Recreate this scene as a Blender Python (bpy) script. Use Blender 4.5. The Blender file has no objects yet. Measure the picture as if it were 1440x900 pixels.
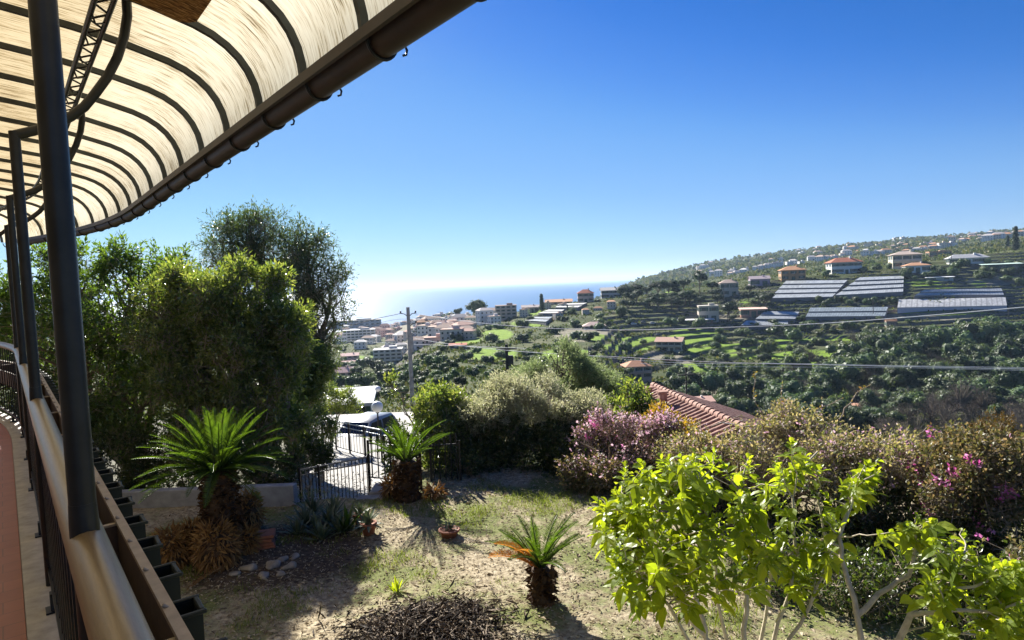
import bpy, math, random
import numpy as np
from mathutils import Vector, Matrix, Quaternion

random.seed(7)
RNG = np.random.default_rng(11)
scene = bpy.context.scene
COL = scene.collection

# ------------------------------------------------------------------ camera, sky, sun, exposure
FPX = 900.0                       # focal length in pixels of the 1440 px wide photograph
PITCH, ROLL = math.atan(51.2/900), 0.040
CAM = Vector((0, 0, 3.4))
_f = Vector((0, math.cos(PITCH), -math.sin(PITCH)))
_r0, _u0 = Vector((1, 0, 0)), Vector((0, math.sin(PITCH), math.cos(PITCH)))
_r = math.cos(ROLL)*_r0 - math.sin(ROLL)*_u0
_u = math.sin(ROLL)*_r0 + math.cos(ROLL)*_u0
cd = bpy.data.cameras.new('camera')
cam = bpy.data.objects.new('camera', cd); COL.objects.link(cam)
m = Matrix((( _r.x, _u.x, -_f.x, CAM.x), (_r.y, _u.y, -_f.y, CAM.y), (_r.z, _u.z, -_f.z, CAM.z), (0, 0, 0, 1)))
cam.matrix_world = m
cd.sensor_width = 36; cd.lens = FPX/1440*36
cd.clip_start = 0.05; cd.clip_end = 120000
scene.camera = cam

SUN_AZ, SUN_EL = math.radians(-24.0), math.radians(32.0)    # azimuth from +Y towards +X
w = bpy.data.worlds.new('World'); scene.world = w; w.use_nodes = True
nt = w.node_tree; bg = nt.nodes['Background']
sky = nt.nodes.new('ShaderNodeTexSky'); sky.sky_type = 'NISHITA'; sky.sun_disc = False
sky.sun_elevation = SUN_EL; sky.sun_rotation = SUN_AZ; sky.altitude = 60
sky.air_density = 1.0; sky.dust_density = 0.1; sky.ozone_density = 2.5
# film-like response of the sky: the photograph's deep blue aloft, pale blue low down
def _vm(src, k):
    n = nt.nodes.new('ShaderNodeMix'); n.data_type = 'RGBA'; n.blend_type = 'MULTIPLY'; n.inputs[0].default_value = 1; n.inputs[7].default_value = (k, k, k, 1)
    nt.links.new(src, n.inputs[6]); return n.outputs[2]
cv = nt.nodes.new('ShaderNodeRGBCurve'); cv.mapping.use_clip = False
for ch, pts in enumerate((((.0, .0), (.07, .004), (.098, .0103), (.124, .05), (.18, .16), (.245, .225), (.45, .42), (.65, .60), (1, .85)),
                          ((.0, .0), (.164, .165), (.2045, .25), (.272, .41), (.35, .50), (.5, .70), (.62, .80), (1, .95)),
                          ((.0, .0), (.2, .44), (.2686, .624), (.331, .80), (.37, .87), (.44, .93), (.56, .98), (1, 1.05)))):
    c_ = cv.mapping.curves[ch]
    while len(c_.points) < len(pts): c_.points.new(.5, .5)
    for p_, q_ in zip(c_.points, pts): p_.location = q_
cv.mapping.update()
nt.links.new(_vm(sky.outputs[0], .05), cv.inputs['Color']); nt.links.new(_vm(cv.outputs[0], 1/(.05*2.828)), bg.inputs[0]); bg.inputs[1].default_value = 0.05
sl = bpy.data.lights.new('sun', 'SUN'); sl.energy = 5.0; sl.angle = math.radians(0.53); sl.color = (1, .95, .86)
so = bpy.data.objects.new('sun', sl); COL.objects.link(so)
SUN = Vector((math.sin(SUN_AZ)*math.cos(SUN_EL), math.cos(SUN_AZ)*math.cos(SUN_EL), math.sin(SUN_EL)))
so.rotation_euler = SUN.to_track_quat('Z', 'Y').to_euler(); so.location = (0, 0, 60)
scene.view_settings.view_transform = 'Standard'; scene.view_settings.look = 'None'
scene.view_settings.exposure = 1.5; scene.view_settings.gamma = 1
scene.cycles.max_bounces = 10; scene.cycles.diffuse_bounces = 3; scene.cycles.glossy_bounces = 3
scene.cycles.transmission_bounces = 6; scene.cycles.transparent_max_bounces = 16; scene.cycles.volume_bounces = 0
scene.cycles.sample_clamp_indirect = 6
scene.cycles.use_denoising = True

# ------------------------------------------------------------------ picture <-> place
def P(px, py, Y):
    px, py, Y = float(px), float(py), float(Y)
    d = _f + (px-720)/FPX*_r + (450-py)/FPX*_u
    return CAM + d*(Y/d.y)
def G(px, py, z=0.0):
    d = _f + (px-720)/FPX*_r + (450-py)/FPX*_u
    return CAM + d*((z-CAM.z)/d.z)
def proj(p):
    d = Vector(p)-CAM; k = d.dot(_f)
    return 720+FPX*d.dot(_r)/k, 450-FPX*d.dot(_u)/k
def projn(V):
    d = V-np.array(CAM); k = d@np.array(_f)
    return 720+FPX*(d@np.array(_r))/k, 450-FPX*(d@np.array(_u))/k

# ------------------------------------------------------------------ objects and custom properties
def tag(o, label=None, cat=None, group=None, kind=None):
    if label: o['label'] = label
    if cat: o['category'] = cat
    if group: o['group'] = group
    if kind: o['kind'] = kind
    return o
def empty(name, loc=(0, 0, 0), rz=0.0, label=None, cat=None, group=None):
    o = bpy.data.objects.new(name, None); COL.objects.link(o)
    o.location = loc; o.rotation_euler = (0, 0, rz); o.empty_display_size = .1
    return tag(o, label, cat, group)
def link(name, me, mats, parent=None):
    o = bpy.data.objects.new(name, me); COL.objects.link(o)
    if mats is not None:
        for k in (mats if isinstance(mats, (list, tuple)) else [mats]): me.materials.append(k)
    if parent is not None: o.parent = parent
    return o
def copy_tree(o, parent=None):
    c = o.copy(); COL.objects.link(c)
    if parent is not None: c.parent = parent
    for ch in list(o.children): copy_tree(ch, c)
    return c

def np_mesh(name, V, faces, mi=None, smooth=False, uv=None):
    """V (N,3); faces: list of int arrays (M,k)"""
    me = bpy.data.meshes.new(name)
    V = np.asarray(V, dtype=np.float32)
    me.vertices.add(len(V)); me.vertices.foreach_set('co', V.ravel())
    loops = np.concatenate([f.ravel() for f in faces]).astype(np.int32)
    sizes = np.concatenate([np.full(len(f), f.shape[1]) for f in faces])
    starts = np.concatenate([[0], np.cumsum(sizes)[:-1]]).astype(np.int32)
    me.loops.add(len(loops)); me.loops.foreach_set('vertex_index', loops)
    me.polygons.add(len(starts)); me.polygons.foreach_set('loop_start', starts)
    if mi is not None: me.polygons.foreach_set('material_index', np.asarray(mi, dtype=np.int32))
    me.polygons.foreach_set('use_smooth', np.full(len(starts), smooth, dtype=bool))
    if uv is not None:
        l = me.uv_layers.new(name='UVMap'); l.data.foreach_set('uv', np.asarray(uv, dtype=np.float32)[loops].ravel())
    me.update(calc_edges=True)
    return me

class MB:
    """collects simple solids into one mesh"""
    def __init__(s): s.v = []; s.f = []; s.m = []; s.sm = []
    def add(s, vs, fs, mat=0, smooth=False):
        o = len(s.v); s.v += [tuple(x) for x in vs]
        for f in fs: s.f.append([o+i for i in f]); s.m.append(mat); s.sm.append(smooth)
        return s
    def box(s, c, d, rz=0.0, mat=0, M=None, bev=0.0):
        hx, hy, hz = d[0]/2, d[1]/2, d[2]/2
        if bev > 0:
            b = min(bev, hx*.8, hy*.8, hz*.8); vs = []
            for z, k in ((-hz, b), (-hz+b, 0), (hz-b, 0), (hz, b)):
                X, Yy = hx-k, hy-k
                vs += [(-X+b*(k == 0), -Yy, z), (X-b*(k == 0), -Yy, z), (X, -Yy+b*(k == 0), z), (X, Yy-b*(k == 0), z), (X-b*(k == 0), Yy, z), (-X+b*(k == 0), Yy, z), (-X, Yy-b*(k == 0), z), (-X, -Yy+b*(k == 0), z)]
            fs = [list(range(7, -1, -1)), list(range(24, 32))]
            for r in range(3):
                for i in range(8): j = (i+1) % 8; fs.append([r*8+i, r*8+j, r*8+8+j, r*8+8+i])
        else:
            vs = [(x, y, z) for z in (-hz, hz) for (x, y) in ((-hx, -hy), (hx, -hy), (hx, hy), (-hx, hy))]
            fs = [[3, 2, 1, 0], [4, 5, 6, 7], [0, 1, 5, 4], [1, 2, 6, 5], [2, 3, 7, 6], [3, 0, 4, 7]]
        R = M if M is not None else Matrix.Rotation(rz, 3, 'Z')
        cc = Vector(c)
        return s.add([R @ Vector(v)+cc for v in vs], fs, mat)
    def tube(s, pts, r, n=8, mat=0, caps=True, smooth=True):
        pts = [Vector(p) for p in pts]; k = len(pts)
        rs = r if isinstance(r, (list, tuple)) else [r]*k
        up = None; vs = []
        for i, p in enumerate(pts):
            t = (pts[min(i+1, k-1)]-pts[max(i-1, 0)])
            t = t.normalized() if t.length > 1e-9 else Vector((0, 0, 1))
            if up is None:
                up = t.cross(Vector((0, 0, 1)))
                if up.length < .05: up = t.cross(Vector((1, 0, 0)))
            up = (up-t*up.dot(t))
            up = up.normalized() if up.length > 1e-6 else t.orthogonal().normalized()
            b = t.cross(up)
            for j in range(n):
                a = 2*math.pi*j/n
                vs.append(p+rs[i]*(math.cos(a)*up+math.sin(a)*b))
        fs = [[i*n+j, i*n+(j+1) % n, (i+1)*n+(j+1) % n, (i+1)*n+j] for i in range(k-1) for j in range(n)]
        s.add(vs, fs, mat, smooth)
        if caps: s.add(vs[:n], [list(range(n-1, -1, -1))], mat); s.add(vs[-n:], [list(range(n))], mat)
        return s
    def lathe(s, prof, c=(0, 0, 0), n=20, mat=0, smooth=True):
        vs = [(c[0]+r*math.cos(2*math.pi*j/n), c[1]+r*math.sin(2*math.pi*j/n), c[2]+z) for r, z in prof for j in range(n)]
        k = len(prof)
        return s.add(vs, [[i*n+j, i*n+(j+1) % n, (i+1)*n+(j+1) % n, (i+1)*n+j] for i in range(k-1) for j in range(n)], mat, smooth)
    def prism(s, poly, z0, z1, mat=0):
        n = len(poly)
        vs = [(x, y, z0) for x, y in poly]+[(x, y, z1) for x, y in poly]
        return s.add(vs, [list(range(n-1, -1, -1)), list(range(n, 2*n))]+[[i, (i+1) % n, n+(i+1) % n, n+i] for i in range(n)], mat)
    def mesh(s, name):
        me = bpy.data.meshes.new(name); me.from_pydata(s.v, [], s.f)
        me.polygons.foreach_set('material_index', s.m); me.polygons.foreach_set('use_smooth', s.sm); me.update()
        return me
    def build(s, name, mats, parent=None): return link(name, s.mesh(name), mats, parent)

# ------------------------------------------------------------------ materials
def nodes(name):
    m = bpy.data.materials.new(name); m.use_nodes = True
    return m, m.node_tree, m.node_tree.nodes['Principled BSDF'], m.node_tree.nodes['Material Output']
def ramp(nt, fac, stops):
    r = nt.nodes.new('ShaderNodeValToRGB'); e = r.color_ramp.elements
    while len(e) < len(stops): e.new(.5)
    for k, (p, c) in zip(e, stops): k.position = p; k.color = (*c, 1)
    if fac is not None: nt.links.new(fac, r.inputs[0])
    return r.outputs[0]
def noise(nt, scale, detail=5, rough=.6, vec=None, dist=0):
    n = nt.nodes.new('ShaderNodeTexNoise'); n.inputs['Scale'].default_value = scale
    n.inputs['Detail'].default_value = detail; n.inputs['Roughness'].default_value = rough; n.inputs['Distortion'].default_value = dist
    if vec is None: vec = coord(nt)
    nt.links.new(vec, n.inputs['Vector'])
    return n.outputs[0]
def coord(nt, which='Object', scale=None):
    t = nt.nodes.new('ShaderNodeTexCoord'); o = t.outputs[which]
    if scale:
        mp = nt.nodes.new('ShaderNodeMapping'); mp.inputs['Scale'].default_value = scale
        nt.links.new(o, mp.inputs[0]); o = mp.outputs[0]
    return o
def mixc(nt, fac, a, b, mode='MIX'):
    n = nt.nodes.new('ShaderNodeMix'); n.data_type = 'RGBA'; n.blend_type = mode
    for v, i in ((fac, 0), (a, 6), (b, 7)):
        if isinstance(v, (int, float)): n.inputs[i].default_value = v
        elif isinstance(v, tuple): n.inputs[i].default_value = (*v, 1)
        else: nt.links.new(v, n.inputs[i])
    return n.outputs[2]
def math_(nt, op, a, b=0.0):
    n = nt.nodes.new('ShaderNodeMath'); n.operation = op
    for v, i in ((a, 0), (b, 1)):
        if isinstance(v, (int, float)): n.inputs[i].default_value = v
        else: nt.links.new(v, n.inputs[i])
    return n.outputs[0]
def bump(nt, b, h, strength=.4, dist=.02):
    n = nt.nodes.new('ShaderNodeBump'); n.inputs['Strength'].default_value = strength; n.inputs['Distance'].default_value = dist
    nt.links.new(h, n.inputs['Height']); nt.links.new(n.outputs[0], b.inputs['Normal'])
def simple(name, c, rough=.6, var=.25, scale=8, metal=0.0, bmp=0.0, spec=.5):
    m, nt, b, o = nodes(name)
    n = noise(nt, scale, 6, .65)
    lo = tuple(x*(1-var) for x in c); hi = tuple(min(1, x*(1+var)) for x in c)
    nt.links.new(ramp(nt, n, [(.3, lo), (.7, hi)]), b.inputs['Base Color'])
    b.inputs['Roughness'].default_value = rough; b.inputs['Metallic'].default_value = metal
    b.inputs['Specular IOR Level'].default_value = spec
    if bmp: bump(nt, b, noise(nt, scale*4, 4), bmp, .01)
    return m
def leafmat(name, cols, trans=.35, rough=.45, tcol=None, spec=.5, objvar=.0):
    """cols: 3 colours chosen per leaf; translucent share lets the sun through"""
    m, nt, b, o = nodes(name)
    g = nt.nodes.new('ShaderNodeNewGeometry')
    c = ramp(nt, g.outputs['Random Per Island'], [(0, cols[0]), (.5, cols[1]), (1, cols[2])])
    if objvar:
        oi = nt.nodes.new('ShaderNodeObjectInfo')
        h = nt.nodes.new('ShaderNodeHueSaturation'); nt.links.new(c, h.inputs['Color'])
        nt.links.new(math_(nt, 'MULTIPLY_ADD', oi.outputs['Random'], objvar), h.inputs['Value'])
        h.inputs['Value'].links[0].from_node.inputs[2].default_value = 1-objvar/2
        rr = math_(nt, 'FRACT', math_(nt, 'MULTIPLY', oi.outputs['Random'], 7.31))
        q = math_(nt, 'MULTIPLY_ADD', rr, .05); q.node.inputs[2].default_value = .475
        nt.links.new(q, h.inputs['Hue'])
        c = h.outputs[0]
    nt.links.new(c, b.inputs['Base Color']); b.inputs['Roughness'].default_value = rough
    b.inputs['Specular IOR Level'].default_value = spec
    t = nt.nodes.new('ShaderNodeBsdfTranslucent')
    tc = mixc(nt, 1.0, c, tcol or (1.6, 1.9, .6), 'MULTIPLY'); nt.links.new(tc, t.inputs[0])
    mx = nt.nodes.new('ShaderNodeMixShader'); mx.inputs[0].default_value = trans
    nt.links.new(b.outputs[0], mx.inputs[1]); nt.links.new(t.outputs[0], mx.inputs[2]); nt.links.new(mx.outputs[0], o.inputs[0])
    return m

# ------------------------------------------------------------------ foliage
def unit(n, rng=RNG):
    v = rng.normal(size=(n, 3)); return v/np.linalg.norm(v, axis=1)[:, None]
def nrm(v): return v/np.maximum(np.linalg.norm(v, axis=1), 1e-9)[:, None]
def vnoise(p, f, seed=0):
    r = np.random.default_rng(seed); s = 0
    for k in range(5):
        d = r.normal(size=3); d /= np.linalg.norm(d); d2 = r.normal(size=3); d2 /= np.linalg.norm(d2)
        s = s+np.sin(p@d*f*(.7+.25*k)+r.uniform(0, 6.3))*np.sin(p@d2*f*(.8+.3*k)+r.uniform(0, 6.3))
    return s/2.2
def kites(pos, d, n, L, W, fold=.12, mid=.42):
    """leaf = two triangles folded along the midrib"""
    d = nrm(d); s = nrm(np.cross(d, n)); n = np.cross(s, d)
    N = len(pos); L = np.asarray(L)[:, None] if np.ndim(L) else np.full((N, 1), L); W = np.asarray(W)[:, None] if np.ndim(W) else np.full((N, 1), W)
    V = np.empty((N, 4, 3))
    V[:, 0] = pos; V[:, 1] = pos+d*L*mid+s*W/2+n*W*fold; V[:, 2] = pos+d*L-n*L*.08; V[:, 3] = pos+d*L*mid-s*W/2+n*W*fold
    b = np.arange(N)[:, None]*4
    return V.reshape(-1, 3), np.concatenate([b+np.array([[0, 2, 1]]), b+np.array([[0, 3, 2]])])
def bigleaves(pos, d, n, L, W, droop=.35):
    d = nrm(d); s = nrm(np.cross(d, n)); n = np.cross(s, d); N = len(pos); L = np.asarray(L)[:, None]; W = np.asarray(W)[:, None]
    rows = ((0, .0), (.22, .36), (.5, .5), (.78, .33), (1, 0))
    V = []
    for x, wd in rows:
        c = pos+d*L*x-np.array([[0, 0, 1.]])*L*droop*x*x
        if wd == 0: V.append(c)
        else: V += [c+s*W*wd+n*W*.13, c, c-s*W*wd+n*W*.13]
    V = np.stack(V, 1)                          # 11 verts
    F3 = np.array([[0, 2, 1], [0, 3, 2], [7, 8, 10], [8, 9, 10]]); F4 = np.array([[1, 2, 5, 4], [2, 3, 6, 5], [4, 5, 8, 7], [5, 6, 9, 8]])
    b = (np.arange(N)*11)[:, None, None]
    return V.reshape(-1, 3), (b+F3).reshape(-1, 3), (b+F4).reshape(-1, 4)
def crown_points(ells, n, shell=.55, gap=0.0, gf=2.5, seed=1, rng=RNG, lump=.26):
    E = np.array([list(e[:3])+list(e[3:6]) for e in ells], dtype=float)
    wgt = (E[:, 3]*E[:, 4]*E[:, 5])**.67; wgt /= wgt.sum()
    k = rng.choice(len(E), size=int(n*2.2), p=wgt)
    d = unit(len(k), rng); r = shell+(1-shell)*rng.random(len(k))**.7
    r *= 1+lump*vnoise(E[k, :3]*3+d*2.2, 2.9, seed)
    p = E[k, :3]+d*E[k, 3:6]*r[:, None]
    keep = np.ones(len(p), bool)
    for i, e in enumerate(E):
        q = ((p-e[:3])/e[3:6]); keep &= ~((np.sum(q*q, 1) < .45) & (k != i))
    if gap: keep &= vnoise(p, gf, seed+5) > -.62+gap*1.7*rng.random(len(p))
    p, d = p[keep][:n], nrm(d[keep][:n]/E[k[keep][:n], 3:6])
    return p, d
def lobed(ells, k, seed, shrink=.84, lo=.28, hi=.5):
    rng = np.random.default_rng(seed); out = []
    for e in ells:
        out.append((e[0], e[1], e[2], e[3]*shrink, e[4]*shrink, e[5]*shrink))
        for i in range(k):
            d = rng.normal(size=3); d[2] += .35; d /= np.linalg.norm(d); s = rng.uniform(lo, hi)*(.75+.5*rng.random())
            out.append((e[0]+d[0]*e[3]*.88, e[1]+d[1]*e[4]*.88, e[2]+d[2]*e[5]*.88, e[3]*s, e[4]*s, e[5]*s*rng.uniform(.8, 1.3)))
    return out
def foliage(name, ells, ntw, lpt, tl, L, W, mats, parent, shell=.55, gap=.0, up=.35, droop=0., seed=1, gf=2.5, rnd=.6, twig=True, zmin=None, spread=1.0, mixidx=None):
    rng = np.random.default_rng(seed)
    p, o = crown_points(ells, ntw, shell, gap, gf, seed, rng)
    if zmin is not None: k = p[:, 2] > zmin; p, o = p[k], o[k]
    n = len(p); td = nrm(o*.8+np.array([[0, 0, up]])+unit(n, rng)*rnd)
    P_, D_ = [], []
    for i in range(lpt):
        f = (i+.5)/lpt
        side = unit(n, rng)
        P_.append(p+td*tl*(f-.3)+side*tl*.06); D_.append(td*(.35+.5*f)+side*.75*spread+np.array([[0, 0, -droop]]))
    pos = np.concatenate(P_); d = np.concatenate(D_); N = len(pos)
    nn = nrm(unit(N, rng)*.8+np.array([[0, 0, .8]]))
    sz = rng.uniform(.65, 1.25, N)
    V, F = kites(pos, d, nn, L*sz, W*sz*rng.uniform(.8, 1.2, N))
    mi = np.zeros(len(F), int)
    Vs, Fs = [V], [F]
    if mixidx is not None:
        pick = mixidx(pos, rng); mi = np.concatenate([pick, pick])
    if twig:
        r = tl*.012+.0012
        a = p-td*tl*.9; b = p+td*tl*.6; s = nrm(np.cross(td, unit(n, rng))); s2 = np.cross(td, s)
        T = np.concatenate([a+s*r, a-s*r*.5+s2*r*.87, a-s*r*.5-s2*r*.87, b]); k = np.arange(n)
        o4 = len(V)
        Fs.append(np.concatenate([np.stack([k+o4+i*n, k+o4+((i+1) % 3)*n, k+o4+3*n], 1) for i in range(3)])); Vs.append(T)
        mi = np.concatenate([mi, np.full(3*n, len(mats)-1)])
    me = np_mesh(name, np.concatenate(Vs), [np.concatenate(Fs)], mi)
    return link(name, me, mats, parent)
def wiggle(a, b, n=6, amp=.08, rng=random):
    a, b = Vector(a), Vector(b); L = (b-a).length
    return [a.lerp(b, i/n)+(Vector((rng.uniform(-1, 1), rng.uniform(-1, 1), rng.uniform(-.5, .5)))*amp*L*math.sin(math.pi*i/n) if 0 < i < n else Vector()) for i in range(n+1)]
# ------------------------------------------------------------------ terrain
def yh(px): return 402-.04*(px-640)
def U(px):
    d = _f + (px-720)/FPX*_r + (450-yh(px))/FPX*_u
    return d.x/d.y
# columns: px -> (distance, picture row of the ground there); ('z', value) gives a height instead
COLS = {
 -500: [(24, 'z', -2.5), (60, 'z', -6), (200, 'z', -12), (600, 'z', -25), (1300, 'z', -67), (4000, 'z', -90)],
 300: [(24, 'z', -2.2), (40, 'z', -6), (60, 'z', -13), (150, 'z', -22), (330, 'z', -44), (800, 'z', -59), (1250, 'z', -66), (4000, 'z', -90)],
 490: [(24, 'z', -2.2), (40, 'z', -6), (60, 'z', -13), (150, 'z', -24), (330, 538), (480, 519), (800, 479), (1200, 459), (1330, 'z', -67), (4000, 'z', -90)],
 540: [(24, 'z', -2.2), (40, 'z', -6), (60, 'z', -13), (150, 'z', -24), (330, 534), (480, 516), (800, 478), (1200, 457), (1330, 'z', -67), (4000, 'z', -90)],
 600: [(20, 'z', -3), (60, 'z', -14), (150, 532), (250, 508), (400, 482), (600, 463), (800, 448), (1000, 'z', -50), (1300, 'z', -67), (4000, 'z', -90)],
 700: [(20, 'z', -3), (60, 'z', -15), (150, 537), (250, 512), (350, 481), (500, 456), (600, 443), (660, 'z', -27), (900, 'z', -50), (1300, 'z', -68), (4000, 'z', -90)],
 800: [(20, 'z', -4), (60, 'z', -17), (200, 522), (300, 486), (400, 462), (500, 440), (580, 425), (640, 'z', -18), (900, 'z', -45), (1400, 'z', -68), (2200, 'z', -70), (4000, 'z', -90)],
 850: [(20, 'z', -4), (60, 'z', -18), (200, 535), (300, 498), (400, 458), (500, 434), (570, 419), (640, 'z', -18), (900, 'z', -45), (1500, 'z', -66), (2200, 'z', -62), (2800, 'z', -68), (4000, 'z', -90)],
 880: [(20, 'z', -4), (60, 'z', -19), (200, 'z', -38), (300, 520), (350, 497), (420, 466), (480, 440), (560, 415), (650, 'z', -14), (900, 'z', -40), (1500, 'z', -50), (2200, 401), (2600, 'z', -50), (4000, 'z', -90)],
 905: [(20, 'z', -4), (60, 'z', -20), (200, 'z', -40), (300, 534), (350, 502), (420, 470), (480, 440), (560, 415), (650, 'z', -14), (900, 'z', -40), (1500, 'z', -40), (2300, 389), (2700, 'z', -25), (4000, 'z', -80)],
 950: [(20, 'z', -4), (60, 'z', -21), (200, 'z', -44), (290, 541), (350, 506), (420, 471), (475, 444), (540, 416), (600, 408), (720, 'z', -20), (1500, 'z', -20), (2400, 378), (2800, 'z', 10), (4000, 'z', -60)],
 1000: [(20, 'z', -4), (60, 'z', -22), (200, 'z', -50), (280, 547), (350, 512), (420, 476), (470, 449), (520, 426), (570, 406), (620, 399), (720, 'z', -18), (1500, 'z', 0), (2500, 371), (2900, 'z', 30), (4000, 'z', -30)],
 1100: [(20, 'z', -4), (60, 'z', -24), (180, 'z', -48), (280, 552), (340, 522), (400, 491), (440, 461), (480, 426), (520, 406), (560, 391), (620, 386), (750, 'z', -8), (1500, 'z', 20), (2600, 357), (3000, 'z', 60), (5000, 'z', 0)],
 1200: [(20, 'z', -4), (60, 'z', -25), (180, 622), (250, 572), (330, 522), (400, 477), (430, 453), (460, 430), (500, 405), (540, 386), (600, 379), (750, 'z', 0), (1500, 'z', 35), (2600, 344), (3000, 'z', 90), (5000, 'z', 40)],
 1300: [(20, 'z', -4), (60, 'z', -26), (180, 632), (250, 572), (330, 517), (400, 472), (430, 447), (470, 412), (510, 393), (550, 376), (600, 367), (800, 'z', 8), (1500, 'z', 45), (2600, 334), (3000, 'z', 110), (5000, 'z', 60)],
 1440: [(20, 'z', -4), (60, 'z', -27), (180, 640), (250, 577), (330, 522), (400, 477), (430, 452), (480, 417), (520, 391), (560, 366), (600, 351), (800, 'z', 22), (1500, 'z', 65), (2600, 322), (3000, 'z', 140), (5000, 'z', 90)],
 1900: [(20, 'z', -4), (60, 'z', -27), (180, 'z', -45), (330, 'z', -50), (430, 'z', -33), (520, 'z', -5), (600, 'z', 20), (800, 'z', 35), (1500, 'z', 85), (2600, 'z', 170), (3000, 'z', 170), (5000, 'z', 120)],
}
YS = np.unique(np.concatenate([np.geomspace(9.0, 140, 70), np.linspace(140, 680, 330), np.geomspace(680, 6000, 150)]))
US = np.linspace(-1.45, 1.5, 560)
_cu = np.array([U(px) for px in COLS]); _cz = []
for px, lst in COLS.items():
    pts = [(9, -1.6)]
    for q in lst:
        pts.append((q[0], q[2]) if q[1] == 'z' else (q[0], P(px, q[1], q[0]).z))
    a = np.array(pts); z = np.interp(np.log(YS), np.log(a[:, 0]), a[:, 1])
    _cz.append(z)
_cz = np.array(_cz)
ZG = np.empty((len(US), len(YS)))
_i = np.clip(np.searchsorted(_cu, US)-1, 0, len(_cu)-2); _t = np.clip((US-_cu[_i])/(_cu[_i+1]-_cu[_i]), 0, 1)
_t = (_t*_t*(3-2*_t))*.5+_t*.5
ZG = _cz[_i]*(1-_t[:, None])+_cz[_i+1]*_t[:, None]
def _sm(a, ax, k):
    ker = np.hanning(2*k+3)[1:-1]; ker /= ker.sum()
    pad = [(0, 0), (0, 0)]; pad[ax] = (k, k); b = np.pad(a, pad, mode='edge')
    return np.apply_along_axis(lambda r: np.convolve(r, ker, 'valid'), ax, b)
ZG = _sm(_sm(ZG, 1, 3), 0, 5)
XX = US[:, None]*YS[None, :]; YY = np.broadcast_to(YS, XX.shape)
_p = np.stack([XX, YY, np.zeros_like(XX)], -1).reshape(-1, 3)
amp = np.interp(YS, [20, 150, 600, 1500, 2600, 6000], [.15, .8, 1.2, 9, 14, 10])[None, :]
ZG = ZG+amp*(vnoise(_p, 1/60, 3)*.5+vnoise(_p, 1/22, 4)*.22).reshape(XX.shape)*np.where(YY > 1300, .9, 1)
far = np.clip((YY-1400)/700, 0, 1)
ZG = ZG+far*(vnoise(_p, 1/170, 8).reshape(XX.shape)*9+vnoise(_p, 1/45, 9).reshape(XX.shape)*2.5)*np.clip((ZG+75)/40, 0, 1)
# dry-stone terraces on the middle hills and the far ridge
def terr(z, st):
    q = z/st; fl = np.floor(q); fr = q-fl
    return st*(fl+np.clip((fr-.80)/.2, 0, 1)*.9+fr*.1)
wob = vnoise(_p, 1/70, 12).reshape(XX.shape)*1.2
k1 = np.clip((YY-190)/40, 0, 1)*np.clip((720-YY)/60, 0, 1)
ZG = ZG*(1-k1*.85)+k1*.85*(terr(ZG+wob, 2.6)-wob)
k2 = np.clip((YY-1500)/200, 0, 1)
ZG = ZG*(1-k2*.7)+k2*.7*(terr(ZG+wob*4, 11)-wob*4)
SEA = -65.0
def tz(x, y):
    u = x/y; i = np.clip((u-US[0])/(US[1]-US[0]), 0, len(US)-1.001); j = np.clip(np.interp(y, YS, np.arange(len(YS))), 0, len(YS)-1.001)
    i0, j0 = int(i), int(j); a, b = i-i0, j-j0
    return float(ZG[i0, j0]*(1-a)*(1-b)+ZG[i0+1, j0]*a*(1-b)+ZG[i0, j0+1]*(1-a)*b+ZG[i0+1, j0+1]*a*b)
def ground_at(px, py, y0=100, y1=5000):
    """first point of the terrain seen through picture point (px, py)"""
    d = _f + (px-720)/FPX*_r + (450-py)/FPX*_u; d = d/d.y
    ys = YS[(YS > y0) & (YS < y1)]; prev = None
    for y in ys:
        p = CAM+d*float(y); g = p.z-tz(p.x, p.y)
        if g <= 0:
            if prev is not None:
                yp, gp = prev; y = yp+(y-yp)*gp/(gp-g+1e-9); p = CAM+d*float(y)
            return Vector((p.x, p.y, tz(p.x, p.y)))
        prev = (y, g)
    return None

V = np.stack([XX, YY, ZG], -1).reshape(-1, 3)
ni, nj = XX.shape; idx = np.arange(ni*nj).reshape(ni, nj)
F = np.stack([idx[:-1, :-1].ravel(), idx[1:, :-1].ravel(), idx[1:, 1:].ravel(), idx[:-1, 1:].ravel()], 1)
me = np_mesh('terrain', V, [F])
PX, PY = projn(V)
def blob(cx, cy, rx, ry, ymin=180, ymax=720):
    q = ((PX-cx)/rx)**2+((PY-cy)/ry)**2+.22*vnoise(V, 1/9, int(cx))
    return np.clip((1.15-q)*4, 0, 1)*((V[:, 1] > ymin) & (V[:, 1] < ymax))
fld = np.zeros(len(V))
for a in ((976, 475, 36, 13), (884, 488, 34, 6), (895, 478, 32, 5), (930, 412, 16, 7), (1052, 424, 12, 4), (1060, 487, 60, 4), (1070, 501, 70, 4), (1160, 497, 60, 5), (1000, 493, 40, 5), (690, 437, 22, 6), (665, 452, 26, 6), (650, 478, 26, 7), (700, 470, 22, 8), (690, 498, 36, 9), (745, 455, 26, 5), (800, 500, 40, 9), (1302, 399, 22, 5), (1330, 408, 18, 4), (1270, 397, 14, 4), (1330, 441, 60, 3), (1100, 478, 40, 3), (760, 440, 20, 4), (840, 475, 20, 5), (1376, 399, 10, 5), (980, 520, 40, 9), (1180, 476, 50, 3), (1120, 512, 50, 4), (530, 505, 12, 8), (505, 505, 10, 5), (1230, 487, 40, 3)):
    fld = np.maximum(fld, blob(*a))
tan_ = np.zeros(len(V))
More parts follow.
